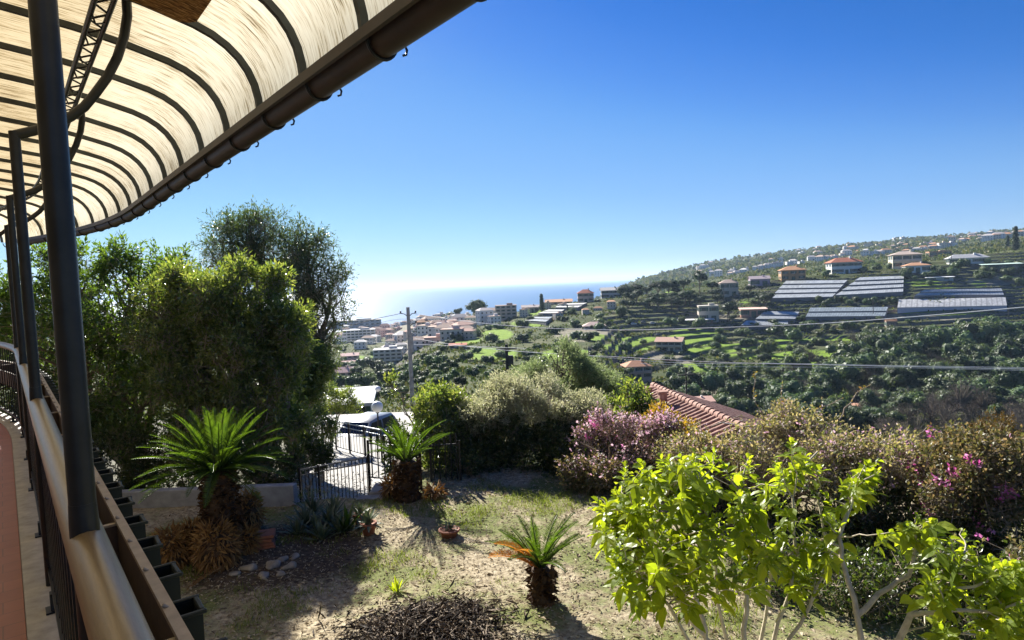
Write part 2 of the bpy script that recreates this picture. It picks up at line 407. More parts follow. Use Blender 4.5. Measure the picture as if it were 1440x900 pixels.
for a in ((1010, 447, 50, 5), (1300, 446, 70, 4), (960, 520, 14, 26), (1000, 555, 20, 12), (920, 500, 14, 6), (820, 470, 40, 10), (620, 470, 40, 12), (1400, 395, 40, 8), (560, 490, 20, 6), (570, 465, 90, 10, 500, 1500), (640, 445, 60, 6, 500, 1500)):
    tan_ = np.maximum(tan_, blob(*a) if len(a) == 4 else blob(*a))
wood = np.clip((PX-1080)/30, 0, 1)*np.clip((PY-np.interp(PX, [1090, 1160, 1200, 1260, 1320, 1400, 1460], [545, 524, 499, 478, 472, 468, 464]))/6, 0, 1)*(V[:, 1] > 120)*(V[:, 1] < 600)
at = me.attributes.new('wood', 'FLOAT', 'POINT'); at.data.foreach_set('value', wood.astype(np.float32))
at = me.attributes.new('field', 'FLOAT', 'POINT'); at.data.foreach_set('value', fld.astype(np.float32))
at = me.attributes.new('bare', 'FLOAT', 'POINT'); at.data.foreach_set('value', tan_.astype(np.float32))
mt, nt, b, o = nodes('hillside'); b.inputs['Roughness'].default_value = .95; b.inputs['Specular IOR Level'].default_value = .1
n1 = noise(nt, .03, 8, .7); n2 = noise(nt, .25, 6, .7); n3 = noise(nt, 1.2, 3, .6)
scrub = mixc(nt, n2, ramp(nt, n1, [(.3, (.022, .036, .014)), (.5, (.06, .075, .028)), (.68, (.17, .15, .085))]), ramp(nt, n2, [(.35, (.02, .035, .012)), (.55, (.07, .09, .025)), (.7, (.16, .14, .085))]))
g = nt.nodes.new('ShaderNodeNewGeometry'); sx = nt.nodes.new('ShaderNodeSeparateXYZ'); nt.links.new(g.outputs['True Normal'], sx.inputs[0])
steep = ramp(nt, sx.outputs[2], [(.78, (1, 1, 1)), (.90, (0, 0, 0))])
stone = ramp(nt, noise(nt, .8, 5, .7), [(.3, (.06, .055, .045)), (.7, (.2, .18, .15))])
c = mixc(nt, steep, scrub, stone)
af = nt.nodes.new('ShaderNodeAttribute'); af.attribute_name = 'field'
ab = nt.nodes.new('ShaderNodeAttribute'); ab.attribute_name = 'bare'
c = mixc(nt, math_(nt, 'MULTIPLY', ab.outputs['Fac'], .8), c, ramp(nt, n2, [(.3, (.16, .14, .10)), (.7, (.32, .29, .23))]))
grass = ramp(nt, math_(nt, 'ADD', math_(nt, 'MULTIPLY', n2, .6), math_(nt, 'MULTIPLY', n3, .4)), [(.35, (.09, .16, .02)), (.55, (.19, .29, .03)), (.7, (.26, .33, .06))])
inv = math_(nt, 'SUBTRACT', 1.0, math_(nt, 'MULTIPLY', steep, .9))
c = mixc(nt, math_(nt, 'MULTIPLY', math_(nt, 'MULTIPLY', af.outputs['Fac'], .95), inv), c, grass)
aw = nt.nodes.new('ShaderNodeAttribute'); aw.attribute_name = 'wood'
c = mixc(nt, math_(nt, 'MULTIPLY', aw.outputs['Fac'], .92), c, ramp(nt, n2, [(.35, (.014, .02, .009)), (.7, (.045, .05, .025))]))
nt.links.new(c, b.inputs['Base Color']); bump(nt, b, noise(nt, 1.5, 4), .6, .6)
tag(link('terrain', me, mt), kind='structure')
# scrub and weeds of the open slopes: more tufts than anyone could count
msc = leafmat('scrub_tuft', ((.035, .055, .018), (.075, .10, .03), (.17, .15, .08)), .25, .7, (1.3, 1.4, .6), spec=.2)
def tufts(n, u0, u1, y0, y1, s0, s1, seed, thr):
    rng = np.random.default_rng(seed); u = rng.uniform(u0, u1, n); y = np.exp(rng.uniform(math.log(y0), math.log(y1), n))
    i = np.clip((u-US[0])/(US[1]-US[0]), 0, len(US)-1.001); j = np.interp(y, YS, np.arange(len(YS))); i0, j0 = i.astype(int), j.astype(int); a, b_ = i-i0, j-j0
    z = ZG[i0, j0]*(1-a)*(1-b_)+ZG[i0+1, j0]*a*(1-b_)+ZG[i0, j0+1]*(1-a)*b_+ZG[i0+1, j0+1]*a*b_
    f = fld.reshape(XX.shape)[i0, j0]; t_ = tan_.reshape(XX.shape)[i0, j0]; q = np.stack([u*y, y, z], 1)
    keep = (z > SEA+2) & (f < .12+rng.random(n)*.3) & (t_ < .5+.3*rng.random(n)) & (vnoise(q, 6/(y0**.75), seed) > thr+rng.normal(size=n)*.35)
    q = q[keep]; N = len(q); s = rng.uniform(s0, s1, N)*rng.choice((.7, 1, 1.5), N)
    V1, F1 = kites(q-np.array([[0, 0, .1]]), unit(N, rng)*.8+np.array([[0, 0, .9]]), unit(N, rng)+np.array([[0, -.4, .5]]), s, s*.9, .2, .55); return V1, F1
Va, Fa = tufts(120000, -.32, 1.4, 190, 720, .6, 1.5, 41, -.05); Vb, Fb = tufts(52000, .12, 1.4, 1500, 2900, 5, 10, 42, .0)
Vd, Fd = tufts(40000, -.36, 1.2, 45, 195, .3, .8, 44, -.4)
Vc, Fc = tufts(38000, .2, 1.4, 700, 1500, 2, 4.5, 43, -.1)
tag(link('undergrowth', np_mesh('undergrowth', np.concatenate([Va, Vb, Vc, Vd]), [np.concatenate([Fa, Fb+len(Va), Fc+len(Va)+len(Vb), Fd+len(Va)+len(Vb)+len(Vc)])]), msc), kind='stuff')

# sea
S = 60000
ms, nt, b, o = nodes('sea_water'); b.inputs['Base Color'].default_value = (.014, .085, .21, 1); b.inputs['Roughness'].default_value = .3
b.inputs['IOR'].default_value = 1.33
h = math_(nt, 'ADD', noise(nt, .02, 6, .65, coord(nt, 'Object', (1, 2.2, 1))), math_(nt, 'MULTIPLY', noise(nt, .0025, 4, .6, coord(nt, 'Object', (1, 3, 1))), 3))
bump(nt, b, h, .55, 3.0)
mb = MB(); mb.add([(-S, -200, SEA), (S, -200, SEA), (S, S, SEA), (-S, S, SEA)], [[0, 1, 2, 3]])
tag(mb.build('sea', ms), kind='structure')

# garden ground: a gently uneven sheet, ends in a bank behind the hedge
def gz(x, y):
    """height of the garden and the yard"""
    z = .035*math.sin(x*1.3+.4)*math.cos(y*.9)+.02*math.sin(x*3.1+y*2.3)
    d = math.hypot((x+1.05)/.95, (y-6.2)/.75)          # heap of cut twigs
    z += .11*math.exp(-d*d*1.1)
    return z
gx = np.concatenate([np.linspace(-30, -9, 22)[:-1], np.linspace(-9, 9, 181), np.linspace(9, 24, 16)[1:]]); gy = np.concatenate([np.linspace(-14, 3, 18)[:-1], np.linspace(3, 12.4, 95)])
VX, VY = np.meshgrid(gx, gy, indexing='ij')
_q = np.stack([VX, VY, 0*VX], -1).reshape(-1, 3)
VZ = .035*np.sin(VX*1.3+.4)*np.cos(VY*.9)+.02*np.sin(VX*3.1+VY*2.3)+.11*np.exp(-(((VX+1.05)/.95)**2+((VY-6.2)/.75)**2)*1.1)
VZ += (vnoise(_q, 9, 31)*.006+vnoise(_q, 24, 32)*.004).reshape(VX.shape)
# the bank drops behind the hedge line and at the yard
edge = np.interp(VX, [-30, -2.35, -2.3, -2, 2, 5, 7, 12], [10.35, 10.35, 10.7, 11.9, 11.6, 9.6, 8.6, 7.5])
VZ = np.where(VY > edge+.02, VZ-np.clip((VY-edge)*2.5, 0, 1.7), VZ)
ni, nj = VX.shape; idx = np.arange(ni*nj).reshape(ni, nj)
F = np.stack([idx[:-1, :-1].ravel(), idx[1:, :-1].ravel(), idx[1:, 1:].ravel(), idx[:-1, 1:].ravel()], 1)
mg, nt, b, o = nodes('dry_garden_soil'); b.inputs['Roughness'].default_value = .95; b.inputs['Specular IOR Level'].default_value = .15
n1 = noise(nt, .75, 5, .65); n2 = noise(nt, 14, 6, .75); n3 = noise(nt, 55, 3, .6)
straw = ramp(nt, n2, [(.32, (.11, .085, .052)), (.48, (.31, .255, .165)), (.6, (.50, .43, .30)), (.72, (.60, .54, .41))])
green = ramp(nt, n3, [(.35, (.055, .085, .012)), (.65, (.17, .21, .04))])
c = mixc(nt, ramp(nt, math_(nt, 'ADD', n1, math_(nt, 'MULTIPLY', math_(nt, 'SUBTRACT', n2, .5), .35)), [(.45, (0, 0, 0)), (.56, (.8, .8, .8))]), straw, green)
gp = nt.nodes.new('ShaderNodeNewGeometry')
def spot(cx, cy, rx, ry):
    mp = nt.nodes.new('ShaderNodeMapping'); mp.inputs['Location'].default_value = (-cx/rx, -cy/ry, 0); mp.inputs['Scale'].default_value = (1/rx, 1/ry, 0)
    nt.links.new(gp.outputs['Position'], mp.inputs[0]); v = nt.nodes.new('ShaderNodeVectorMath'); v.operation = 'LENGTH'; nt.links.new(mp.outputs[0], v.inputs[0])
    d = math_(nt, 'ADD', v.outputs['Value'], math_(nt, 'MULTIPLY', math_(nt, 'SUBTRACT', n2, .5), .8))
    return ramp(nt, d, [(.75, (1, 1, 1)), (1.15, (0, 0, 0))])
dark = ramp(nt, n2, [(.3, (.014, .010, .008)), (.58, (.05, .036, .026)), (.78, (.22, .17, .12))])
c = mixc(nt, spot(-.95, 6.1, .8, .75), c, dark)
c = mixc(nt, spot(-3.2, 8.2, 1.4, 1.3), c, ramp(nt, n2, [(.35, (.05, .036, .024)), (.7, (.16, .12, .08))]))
nt.links.new(c, b.inputs['Base Color']); bump(nt, b, n2, .8, .03)
tag(link('garden_ground', np_mesh('garden_ground', np.stack([VX, VY, VZ], -1).reshape(-1, 3), [F], smooth=True), mg), kind='structure')

# yard and driveway: pale concrete sloping away from the house
def dz(y): return -.75-.105*(y-11.2)
mc, nt, b, o = nodes('pale_concrete'); b.inputs['Roughness'].default_value = .85
n1 = noise(nt, .9, 7, .7); n2 = noise(nt, 18, 4, .6)
c = mixc(nt, math_(nt, 'MULTIPLY', n2, .35), ramp(nt, n1, [(.3, (.22, .21, .195)), (.65, (.34, .325, .30))]), (.24, .23, .21))
nt.links.new(c, b.inputs['Base Color']); bump(nt, b, n2, .25, .01)
dy = np.linspace(10.55, 33, 40); left = np.interp(dy, [10, 14, 20, 33], [-5.2, -5.6, -6.3, -13]); right = np.interp(dy, [10, 13, 17, 22, 33], [-1.9, -1.9, -2.2, -3.0, -5.0])
tx = np.linspace(0, 1, 12); DX = left[:, None]*(1-tx)+right[:, None]*tx; DY = np.broadcast_to(dy[:, None], DX.shape); DZ = dz(DY)+0*DX
ni, nj = DX.shape; idx = np.arange(ni*nj).reshape(ni, nj)
F = np.stack([idx[:-1, :-1].ravel(), idx[:-1, 1:].ravel(), idx[1:, 1:].ravel(), idx[1:, :-1].ravel()], 1)
tag(link('driveway', np_mesh('driveway', np.stack([DX, DY, DZ], -1).reshape(-1, 3), [F]), mc), kind='structure')
# earth under and beside the driveway
me_, nt, b, o = nodes('shaded_earth'); b.inputs['Roughness'].default_value = .95
nt.links.new(ramp(nt, noise(nt, 2, 6, .7), [(.3, (.04, .032, .02)), (.6, (.09, .085, .04)), (.75, (.13, .14, .05))]), b.inputs['Base Color'])
mb = MB(); hh = [(-30, 10.36), (-5.0, 10.36), (-5.4, 14), (-6.1, 20), (-12, 33), (-30, 33)]
mb.add([(x, y, dz(y)+.10) for x, y in hh]+[(x, y, dz(y)-3) for x, y in hh], [[0, 1, 2, 3, 4, 5]]+[[i, i+6, (i+1) % 6+6, (i+1) % 6] for i in range(6)])
tag(mb.build('earth_bed', me_), kind='structure')
# kerb along the bed, and the dark drain gap across the yard
mk = simple('kerb_stone', (.30, .28, .25), .8, .3, 6, bmp=.3)
mb = MB(); kp = [(-4.9, 10.6), (-5.3, 14), (-6.0, 20), (-9.5, 27)]
for (x0, y0), (x1, y1) in zip(kp, kp[1:]):
    L = math.hypot(x1-x0, y1-y0); a = math.atan2(y1-y0, x1-x0); zm = dz((y0+y1)/2)+.09
    M = Matrix.Rotation(a, 3, 'Z') @ Matrix.Rotation(math.atan2(.105*(y1-y0), L), 3, 'Y')
    mb.box(((x0+x1)/2, (y0+y1)/2, zm), (L, .14, .16), M=M)
tag(mb.build('kerb', mk), kind='structure')
# ------------------------------------------------------------------ balcony, railing, canopy (local frame: x = out from the house, y = along, z above the floor)
_d = _f + (2-720)/FPX*_r + (450-427)/FPX*_u
TH = math.atan2(-_d.x, _d.y); FLOOR = 1.85
def co(t): return -.036*(t-9)**2 if t > 9 else 0.0
def lw(a, t, z):
    """balcony frame -> world"""
    return Vector((a*math.cos(TH)-t*math.sin(TH), a*math.sin(TH)+t*math.cos(TH), z+FLOOR))
def strip(a0, a1, z0, z1, t0, t1, n=40, mat=0, mb=None):
    mb = mb or MB(); ts = [t0+(t1-t0)*i/n for i in range(n+1)]; vs = []
    for t in ts: vs += [(a0+co(t), t, z0), (a1+co(t), t, z0), (a1+co(t), t, z1), (a0+co(t), t, z1)]
    fs = [[i*4+k, i*4+(k+1) % 4, i*4+4+(k+1) % 4, i*4+4+k] for i in range(n) for k in range(4)]
    return mb.add(vs, fs+[[3, 2, 1, 0], [n*4, n*4+1, n*4+2, n*4+3]], mat)
mtile, nt, b, o = nodes('terracotta_tiles'); b.inputs['Roughness'].default_value = .55
br = nt.nodes.new('ShaderNodeTexBrick'); br.inputs['Scale'].default_value = 3.2; br.offset = 0.5; br.inputs['Mortar Size'].default_value = .012
br.inputs['Brick Width'].default_value = .62; br.inputs['Row Height'].default_value = .5
br.inputs['Color1'].default_value = (.30, .115, .075, 1); br.inputs['Color2'].default_value = (.25, .095, .06, 1); br.inputs['Mortar'].default_value = (.13, .07, .05, 1)
nt.links.new(coord(nt), br.inputs['Vector']); nt.links.new(mixc(nt, .35, br.outputs[0], ramp(nt, noise(nt, 7, 5), [(.3, (.2, .08, .06)), (.7, (.36, .15, .10))])), b.inputs['Base Color'])
mplast = simple('pale_render', (.55, .5, .42), .9, .15, 3, bmp=.15)
mstone = simple('worn_marble', (.36, .33, .28), .6, .3, 9, bmp=.1)
miron = simple('dark_iron_paint', (.010, .011, .013), .38, .5, 12, metal=.0, spec=.35)
mbronze, nt, b, o = nodes('handrail_enamel')
rc_ = ramp(nt, noise(nt, 30, 5, .7, coord(nt, 'Object', (6, .4, 6))), [(.3, (.135, .096, .05)), (.7, (.20, .15, .085))])
nt.links.new(mixc(nt, ramp(nt, noise(nt, 9, 8, .75), [(.66, (0, 0, 0)), (.74, (.7, .7, .7))]), rc_, (.10, .065, .04)), b.inputs['Base Color'])
bump(nt, b, noise(nt, 60, 4), .12, .002)
b.inputs['Roughness'].default_value = .36; b.inputs['Metallic'].default_value = .1

bal = empty('balcony', (0, 0, FLOOR), TH, 'raised balcony with red terracotta floor tiles and a worn pale stone edge', 'balcony')
strip(-2.2, -.012, -.06, 0, -2.5, 15, mat=0).build('floor_tiles', mtile, bal)
strip(-.009, .15, -.06, .012, -2.5, 15).build('stone_edge', mstone, bal)
strip(-2.2, .09, -.25, -.063, -2.5, 15).build('slab', mplast, bal)
strip(-.08, .0, -2.2, -.253, -2.5, 15).build('base_wall', mplast, bal)
hw = empty('house_wall', (0, 0, FLOOR), TH, 'pale rendered house wall behind the balcony', 'wall')
strip(-2.45, -2.21, -2.2, 4.2, -2.5, 15).build('wall', mplast, hw)

rail = empty('balcony_railing', (0, 0, FLOOR), TH, 'curving iron balcony railing with a thick bronze coloured tube handrail', 'railing')
ts = [-2+17*i/68 for i in range(69)]
MB().tube([(.115+co(t), t, 1.0) for t in ts], .041, 16).build('handrail', mbronze, rail)
mb = MB(); strip(.10, .13, .09, .115, -2, 15, mb=mb); mb.build('bottom_rail', miron, rail)
proto = None; k = 0; t = -1.9
while t < 14.9:
    if proto is None:
        mb = MB(); mb.box((0, 0, .53), (.012, .028, .85)); proto = mb.build('baluster', miron, rail); o_ = proto
    else:
        o_ = proto.copy(); COL.objects.link(o_)
    o_.location = (.115+co(t), t, 0); t += .17
proto = None
for t in [-.09+1.33*i for i in range(11)]:
    if proto is None:
        mb = MB(); mb.box((0, 0, .045), (.03, .05, .09)); mb.box((0, 0, .005), (.07, .09, .008)); proto = mb.build('rail_foot', miron, rail); o_ = proto
    else: o_ = proto.copy(); COL.objects.link(o_)
    o_.location = (.105+co(t), t, .013)

# --- canopy
can = empty('canopy', (0, 0, FLOOR), TH, 'curved translucent fibreglass awning on dark iron ribs over the balcony', 'awning')
def section():
    k = [(1.325, 2.66), (1.318, 2.74), (1.30, 2.82), (1.265, 2.90), (1.215, 2.97), (1.15, 3.03), (1.07, 3.08), (.97, 3.12), (.85, 3.152), (.72, 3.185), (.6, 3.21), (.45, 3.235), (.25, 3.262), (.1, 3.28), (-.3, 3.315), (-.8, 3.35), (-1.4, 3.39), (-2.2, 3.45)]
    return k
SEC = section()
mfg, nt, b, o = nodes('weathered_fibreglass')
uvn = nt.nodes.new('ShaderNodeUVMap'); mp = nt.nodes.new('ShaderNodeMapping'); nt.links.new(uvn.outputs[0], mp.inputs[0]); mp.inputs['Scale'].default_value = (38, 1.1, 1)
s1 = noise(nt, 1, 6, .7, mp.outputs[0])
mp2 = nt.nodes.new('ShaderNodeMapping'); nt.links.new(uvn.outputs[0], mp2.inputs[0]); mp2.inputs['Scale'].default_value = (110, 6, 1)
s2 = noise(nt, 1, 4, .6, mp2.outputs[0])
s3 = noise(nt, 1.6, 4, .6, uvn.outputs[0])
streak = math_(nt, 'ADD', math_(nt, 'MULTIPLY', s2, .55), math_(nt, 'ADD', math_(nt, 'MULTIPLY', s1, .4), math_(nt, 'MULTIPLY', s3, .28)))
tcol = ramp(nt, streak, [(.49, (.11, .075, .035)), (.545, (.40, .32, .19)), (.59, (.68, .60, .44)), (.72, (.80, .74, .58))])
sp = nt.nodes.new('ShaderNodeSeparateXYZ'); nt.links.new(uvn.outputs[0], sp.inputs[0])
tcol = mixc(nt, 1.0, tcol, ramp(nt, math_(nt, 'MULTIPLY', sp.outputs[1], .4), [(.0, (.95, .98, 1)), (.3, (1, .97, .9)), (.5, (.86, .78, .62))]), 'MULTIPLY')
tr = nt.nodes.new('ShaderNodeBsdfTranslucent'); nt.links.new(tcol, tr.inputs[0])
nt.links.new(tcol, b.inputs['Base Color']); b.inputs['Roughness'].default_value = .5
mx = nt.nodes.new('ShaderNodeMixShader'); mx.inputs[0].default_value = .64
nt.links.new(b.outputs[0], mx.inputs[1]); nt.links.new(tr.outputs[0], mx.inputs[2]); nt.links.new(mx.outputs[0], o.inputs[0])
TR = [2.605+.72*k for k in range(-5, 18)]
arc = [0]
for p, q in zip(SEC, SEC[1:]): arc.append(arc[-1]+math.hypot(q[0]-p[0], q[1]-p[1]))
def panel(t0, t1, lift=0.0, i0=0, i1=None):
    i1 = i1 or len(SEC); V_, uv = [], []; n = 3; sec = SEC[i0:i1]
    for j in range(n+1):
        t = t0+(t1-t0)*j/n
        for i, (a, z) in enumerate(sec):
            nx, nz = (a-.9, z-2.70) if a > .9 else (a*.0, .5); l = math.hypot(nx, nz) or 1
            V_.append((a+co(t)+nx/l*lift, t, z+nz/l*lift)); uv.append((t, arc[i0+i]))
    k = len(sec)
    f = np.array([[j*k+i, j*k+i+1, (j+1)*k+i+1, (j+1)*k+i] for j in range(n) for i in range(k-1)])
    return np_mesh('panel', V_, [f], smooth=True, uv=uv)
for t0, t1 in zip(TR, TR[1:]): link('panel', panel(t0, t1, .012), mfg, can)
mrib = simple('rib_iron', (.025, .03, .028), .6, .5, 9)
proto = None
for t in TR:                                # every rib follows the section
    mb = MB()
    vs = []
    for (a, z) in SEC:
        nx, nz = (a-.9, z-2.70) if a > .9 else (a*.0, .5); l = math.hypot(nx, nz) or 1; nx /= l; nz /= l
        for dn, dt in ((-.03, -.017), (.008, -.017), (.008, .017), (-.03, .017)): vs.append((a+nx*dn, dt, z+nz*dn))
    k = len(SEC)
    if proto is None:
        mb.add(vs, [[i*4+j, i*4+(j+1) % 4, i*4+4+(j+1) % 4, i*4+4+j] for i in range(k-1) for j in range(4)]+[[3, 2, 1, 0]])
        proto = mb.build('rib', mrib, can); o_ = proto
    else: o_ = proto.copy(); COL.objects.link(o_)
    o_.location = (co(t), t, 0)
mgut = simple('brown_gutter_paint', (.024, .014, .011), .5, .4, 5, spec=.4)
mb = MB(); nseg = 70; prof = [(.066*math.cos(a), .072*math.sin(a)) for a in [math.pi+math.pi*i/10 for i in range(11)]]
prof = [(-.07, .004)]+prof+[(.075, .008)]+[(x*.93, y*.93+.003) for x, y in prof[::-1]]
vs = []; n = len(prof)
for j in range(nseg+1):
    t = -1.2+15.6*j/nseg
    vs += [(1.40+co(t)+x, t, 2.645+y) for x, y in prof]
mb.add(vs, [[j*n+i, j*n+(i+1) % n, (j+1)*n+(i+1) % n, (j+1)*n+i] for j in range(nseg) for i in range(n)], 0, True)
mb.build('gutter', mgut, can)
mb = MB(); strip(1.288, 1.31, 2.63, 2.68, -1.2, 14.4, 60, mb=mb); mb.build('eave_board', mgut, can)
proto = None
for t in TR[1:]:
    if proto is None:
        mb = MB()
        ring = [(.073*math.cos(a), 0, .079*math.sin(a)) for a in [math.pi+math.pi*i/12 for i in range(13)]]
        mb.tube([(x-.003, y, z) for x, y, z in ring], .008, 6)
        hook = [(.073, 0, -.002), (.088, 0, .008), (.11, 0, .006), (.122, 0, -.014), (.116, 0, -.036), (.10, 0, -.042)]
        mb.tube(hook, .006, 6); proto = mb.build('gutter_hook', miron, can); o_ = proto
    else: o_ = proto.copy(); COL.objects.link(o_)
    o_.location = (1.40+co(t), t, 2.645)
# posts stand on the handrail line and carry a bow each
TP = [-.85+2.56*i for i in range(6)]
for i, t in enumerate(TP):
    c = co(t); mb = MB(); big = (i == 1)
    top = 3.27 if big else 2.45
    mb.tube([(.112+c, t, 0.0), (.112+c, t, 1.6), (.112+c, t, top)], .027 if big else .026, 14)
    mb.tube([(.112+c, t, .93), (.112+c, t, .985), (.112+c, t, 1.05), (.112+c, t, 1.10)], [.0275, .0295, .0295, .0275], 14)
    mb.build('post', miron, can)
    if big: continue
    mb = MB(); bow = [(.112+c, t, 2.43), (.20+c, t, 2.465), (.29+c, t, 2.505), (.366+c, t, 2.56), (.43+c, t, 2.62), (.48+c, t, 2.69), (.55+c, t, 2.80), (.607+c, t, 2.92), (.645+c, t-.03, 3.04), (.66+c, t-.08, 3.14), (.65+c, t-.15, 3.205)]
    mb.tube(bow, .026, 10); mb.build('bow_bracket', miron, can)
# lattice girder under the sheets
mb = MB(); tt = [-1.5+.11*i for i in range(148)]
for a in (.44, .515): mb.tube([(a+co(t), t, 2.97) for t in tt[::3]], .014, 8)
mb.build('lattice_chord', miron, can)
mb = MB()
for i, (p, q) in enumerate(zip(tt, tt[1:])):
    a0, a1 = (.44, .515) if i % 2 else (.515, .44)
    mb.tube([(a0+co(p), p, 2.97), (a1+co(q), q, 2.97)], .006, 5)
    if i % 3 == 0: mb.tube([(.44+co(p), p, 2.97), (.46+co(p), p+.05, 2.93), (.49+co(p), p+.09, 2.95), (.515+co(q), q, 2.97)], .005, 5)
mb.build('lattice_wires', miron, can)
# reed mat lying on the sheets
mreed, nt, b, o = nodes('old_reed_mat')
n1 = noise(nt, 1, 5, .7, coord(nt, 'Object', (9, 90, 60)))
rc = ramp(nt, n1, [(.38, (.05, .025, .01)), (.5, (.26, .14, .05)), (.64, (.6, .42, .2))]); nt.links.new(rc, b.inputs['Base Color'])
tr = nt.nodes.new('ShaderNodeBsdfTranslucent'); nt.links.new(rc, tr.inputs[0]); mx = nt.nodes.new('ShaderNodeMixShader'); mx.inputs[0].default_value = .5
nt.links.new(b.outputs[0], mx.inputs[1]); nt.links.new(tr.outputs[0], mx.inputs[2]); nt.links.new(mx.outputs[0], o.inputs[0])
mb = MB(); vs = []
for i in range(13):
    a = .62+.34*i/12; z = 3.175-.018*(i/12)*5
    vs += [(a, 3.36, z), (a, 4.04-.10*max(0, (i-9)/3)**2, z), (a, 4.04-.10*max(0, (i-9)/3)**2, z+.006), (a, 3.36, z+.006)]
mb.add(vs, [[i*4+k, i*4+(k+1) % 4, i*4+4+(k+1) % 4, i*4+4+k] for i in range(12) for k in range(4)]+[[3, 2, 1, 0], [48, 49, 50, 51]])
mat_o = mb.build('reed_mat', mreed); mat_o.location = (0, 0, FLOOR); mat_o.rotation_euler = (0, 0, TH)
tag(mat_o, 'rusty brown reed mat tucked under the ribs of the awning', 'mat')

# --- wooden trough outside the railing with dark boxes hung on it
mwood = simple('old_painted_wood', (.055, .034, .024), .75, .4, 7, bmp=.3)
mlip = simple('bare_wood_lip', (.27, .22, .165), .6, .25, 14)
tro = empty('flower_trough', (0, 0, FLOOR), TH, 'long empty brown wooden flower trough fixed outside the railing', 'flower trough')
mb = MB(); strip(.288, .303, .44, .70, -1.5, 14.5, mb=mb); mb.build('outer_board', mwood, tro)
strip(.283, .312, .702, .716, -1.5, 14.5).build('lip', mlip, tro)
mb = MB(); strip(.16, .175, .44, .62, -1.5, 14.5, mb=mb); mb.build('inner_board', mwood, tro)
strip(.177, .286, .42, .438, -1.5, 14.5).build('bottom_board', mwood, tro)
proto = None
for t in [-.4+1.08*i for i in range(14)]:
    if proto is None:
        mb = MB(); mb.box((0, 0, .565), (.112, .016, .25)); mb.box((0, 0, .694), (.112, .022, .008), mat=1); proto = mb.build('divider', [mwood, mlip], tro); o_ = proto
    else: o_ = proto.copy(); COL.objects.link(o_)
    o_.location = (.2315+co(t), t, 0)
for t in [.3+1.6*i for i in range(9)]:
    MB().tube([(.12+co(t), t, .35), (.30+co(t), t, .41)], .012, 6).build('bracket', miron, tro)
mgb = simple('dark_green_plastic', (.005, .010, .010), .55, .3, 5, spec=.3)
proto = None; i = 0; t = .12
while t < 13:
    if proto is None:
        pr = empty('planter_box', (0, 0, 0), 0)
        mb = MB(); w_, d_, h_ = .105, .064, .36
        for (cx, cy, sx_, sy_) in ((0, -w_/2+.004, d_, .008), (0, w_/2-.004, d_, .008), (-d_/2+.004, 0, .008, w_-.017), (d_/2-.004, 0, .008, w_-.017)): mb.box((cx, cy, -h_/2), (sx_, sy_, h_))
        mb.box((0, 0, -h_+.006), (d_-.017, w_-.017, .01)); mb.build('box', mgb, pr)
        mb = MB()
        for (cx, cy, sx_, sy_) in ((0, -w_/2, d_+.02, .014), (0, w_/2, d_+.02, .014), (-d_/2, 0, .014, w_-.015), (d_/2, 0, .014, w_-.015)): mb.box((cx, cy, .004), (sx_, sy_, .012), bev=.003)
        mb.build('rim', mgb, pr)
        mb = MB(); mb.tube([(-d_/2-.004, -.035, .012), (-d_/2-.012, -.035, .03), (-d_/2-.03, -.035, .047)], .005, 6); mb.build('hook', mlip, pr)
        proto = pr; o_ = pr
    else: o_ = copy_tree(proto)
    p = lw(.347+co(t), t, .678); o_.location = p; o_.rotation_euler = (0, 0, TH+(-.05*(t-9) if t > 9 else 0)+random.uniform(-.03, .03))
    tag(o_, 'narrow empty dark green plastic planter box hanging on the outside of the trough', 'planter box', 'dark green planter boxes along the trough')
    t += .305
# ------------------------------------------------------------------ garden: plants and small things
mbark = simple('grey_bark', (.14, .11, .08), .9, .4, 14, bmp=.6)
mtwig = simple('dry_twig', (.32, .26, .19), .85, .3, 20)
mdark = leafmat('dark_laurel_leaf', ((.04, .075, .022), (.07, .115, .032), (.12, .17, .045)), .5, .28, (1.9, 2.0, .5), spec=.8)
mglit = leafmat('glossy_narrow_leaf', ((.07, .11, .036), (.12, .165, .055), (.25, .27, .13)), .5, .22, (1.8, 1.8, .55), spec=1.0)
molive = leafmat('olive_leaf', ((.045, .062, .038), (.07, .09, .05), (.115, .13, .08)), .38, .38, spec=.6)
mhedge = leafmat('hedge_leaf', ((.03, .048, .016), (.05, .07, .022), (.10, .11, .036)), .4, .36)
msilver = leafmat('silver_leaf', ((.25, .28, .15), (.40, .40, .26), (.56, .53, .40)), .5, .45, (1.1, 1.1, .9))
mpale = leafmat('pale_willow_leaf', ((.12, .17, .07), (.22, .27, .14), (.38, .41, .26)), .45, .38, (1.2, 1.25, .9))
mboug = leafmat('bougainvillea_leaf', ((.075, .10, .03), (.14, .14, .06), (.28, .22, .14)), .45, .45, (1.3, 1.1, .7))
mpink = leafmat('pink_bract', ((.60, .10, .36), (.68, .22, .50), (.74, .42, .60)), .5, .55, (1.2, .9, 1.1))
mmauve = leafmat('faded_mauve_bract', ((.50, .29, .38), (.60, .42, .49), (.66, .54, .55)), .45, .6, (1.1, 1, 1.05))
mylw = leafmat('yellow_orange_leaf', ((.30, .20, .03), (.42, .28, .04), (.40, .32, .08)), .45, .5, (1.2, 1.1, .5))
mdry = leafmat('dry_hedge_leaf', ((.12, .155, .05), (.27, .25, .125), (.48, .40, .28)), .48, .5, (1.2, 1.15, .65))
mrust = leafmat('rusty_conifer_scale', ((.10, .06, .012), (.16, .10, .02), (.10, .10, .025)), .3, .6, (1.3, 1.1, .5))
mlime = leafmat('bright_green_leaf', ((.13, .19, .024), (.19, .26, .03), (.26, .32, .045)), .58, .38, (2.1, 1.9, .45), spec=.4)
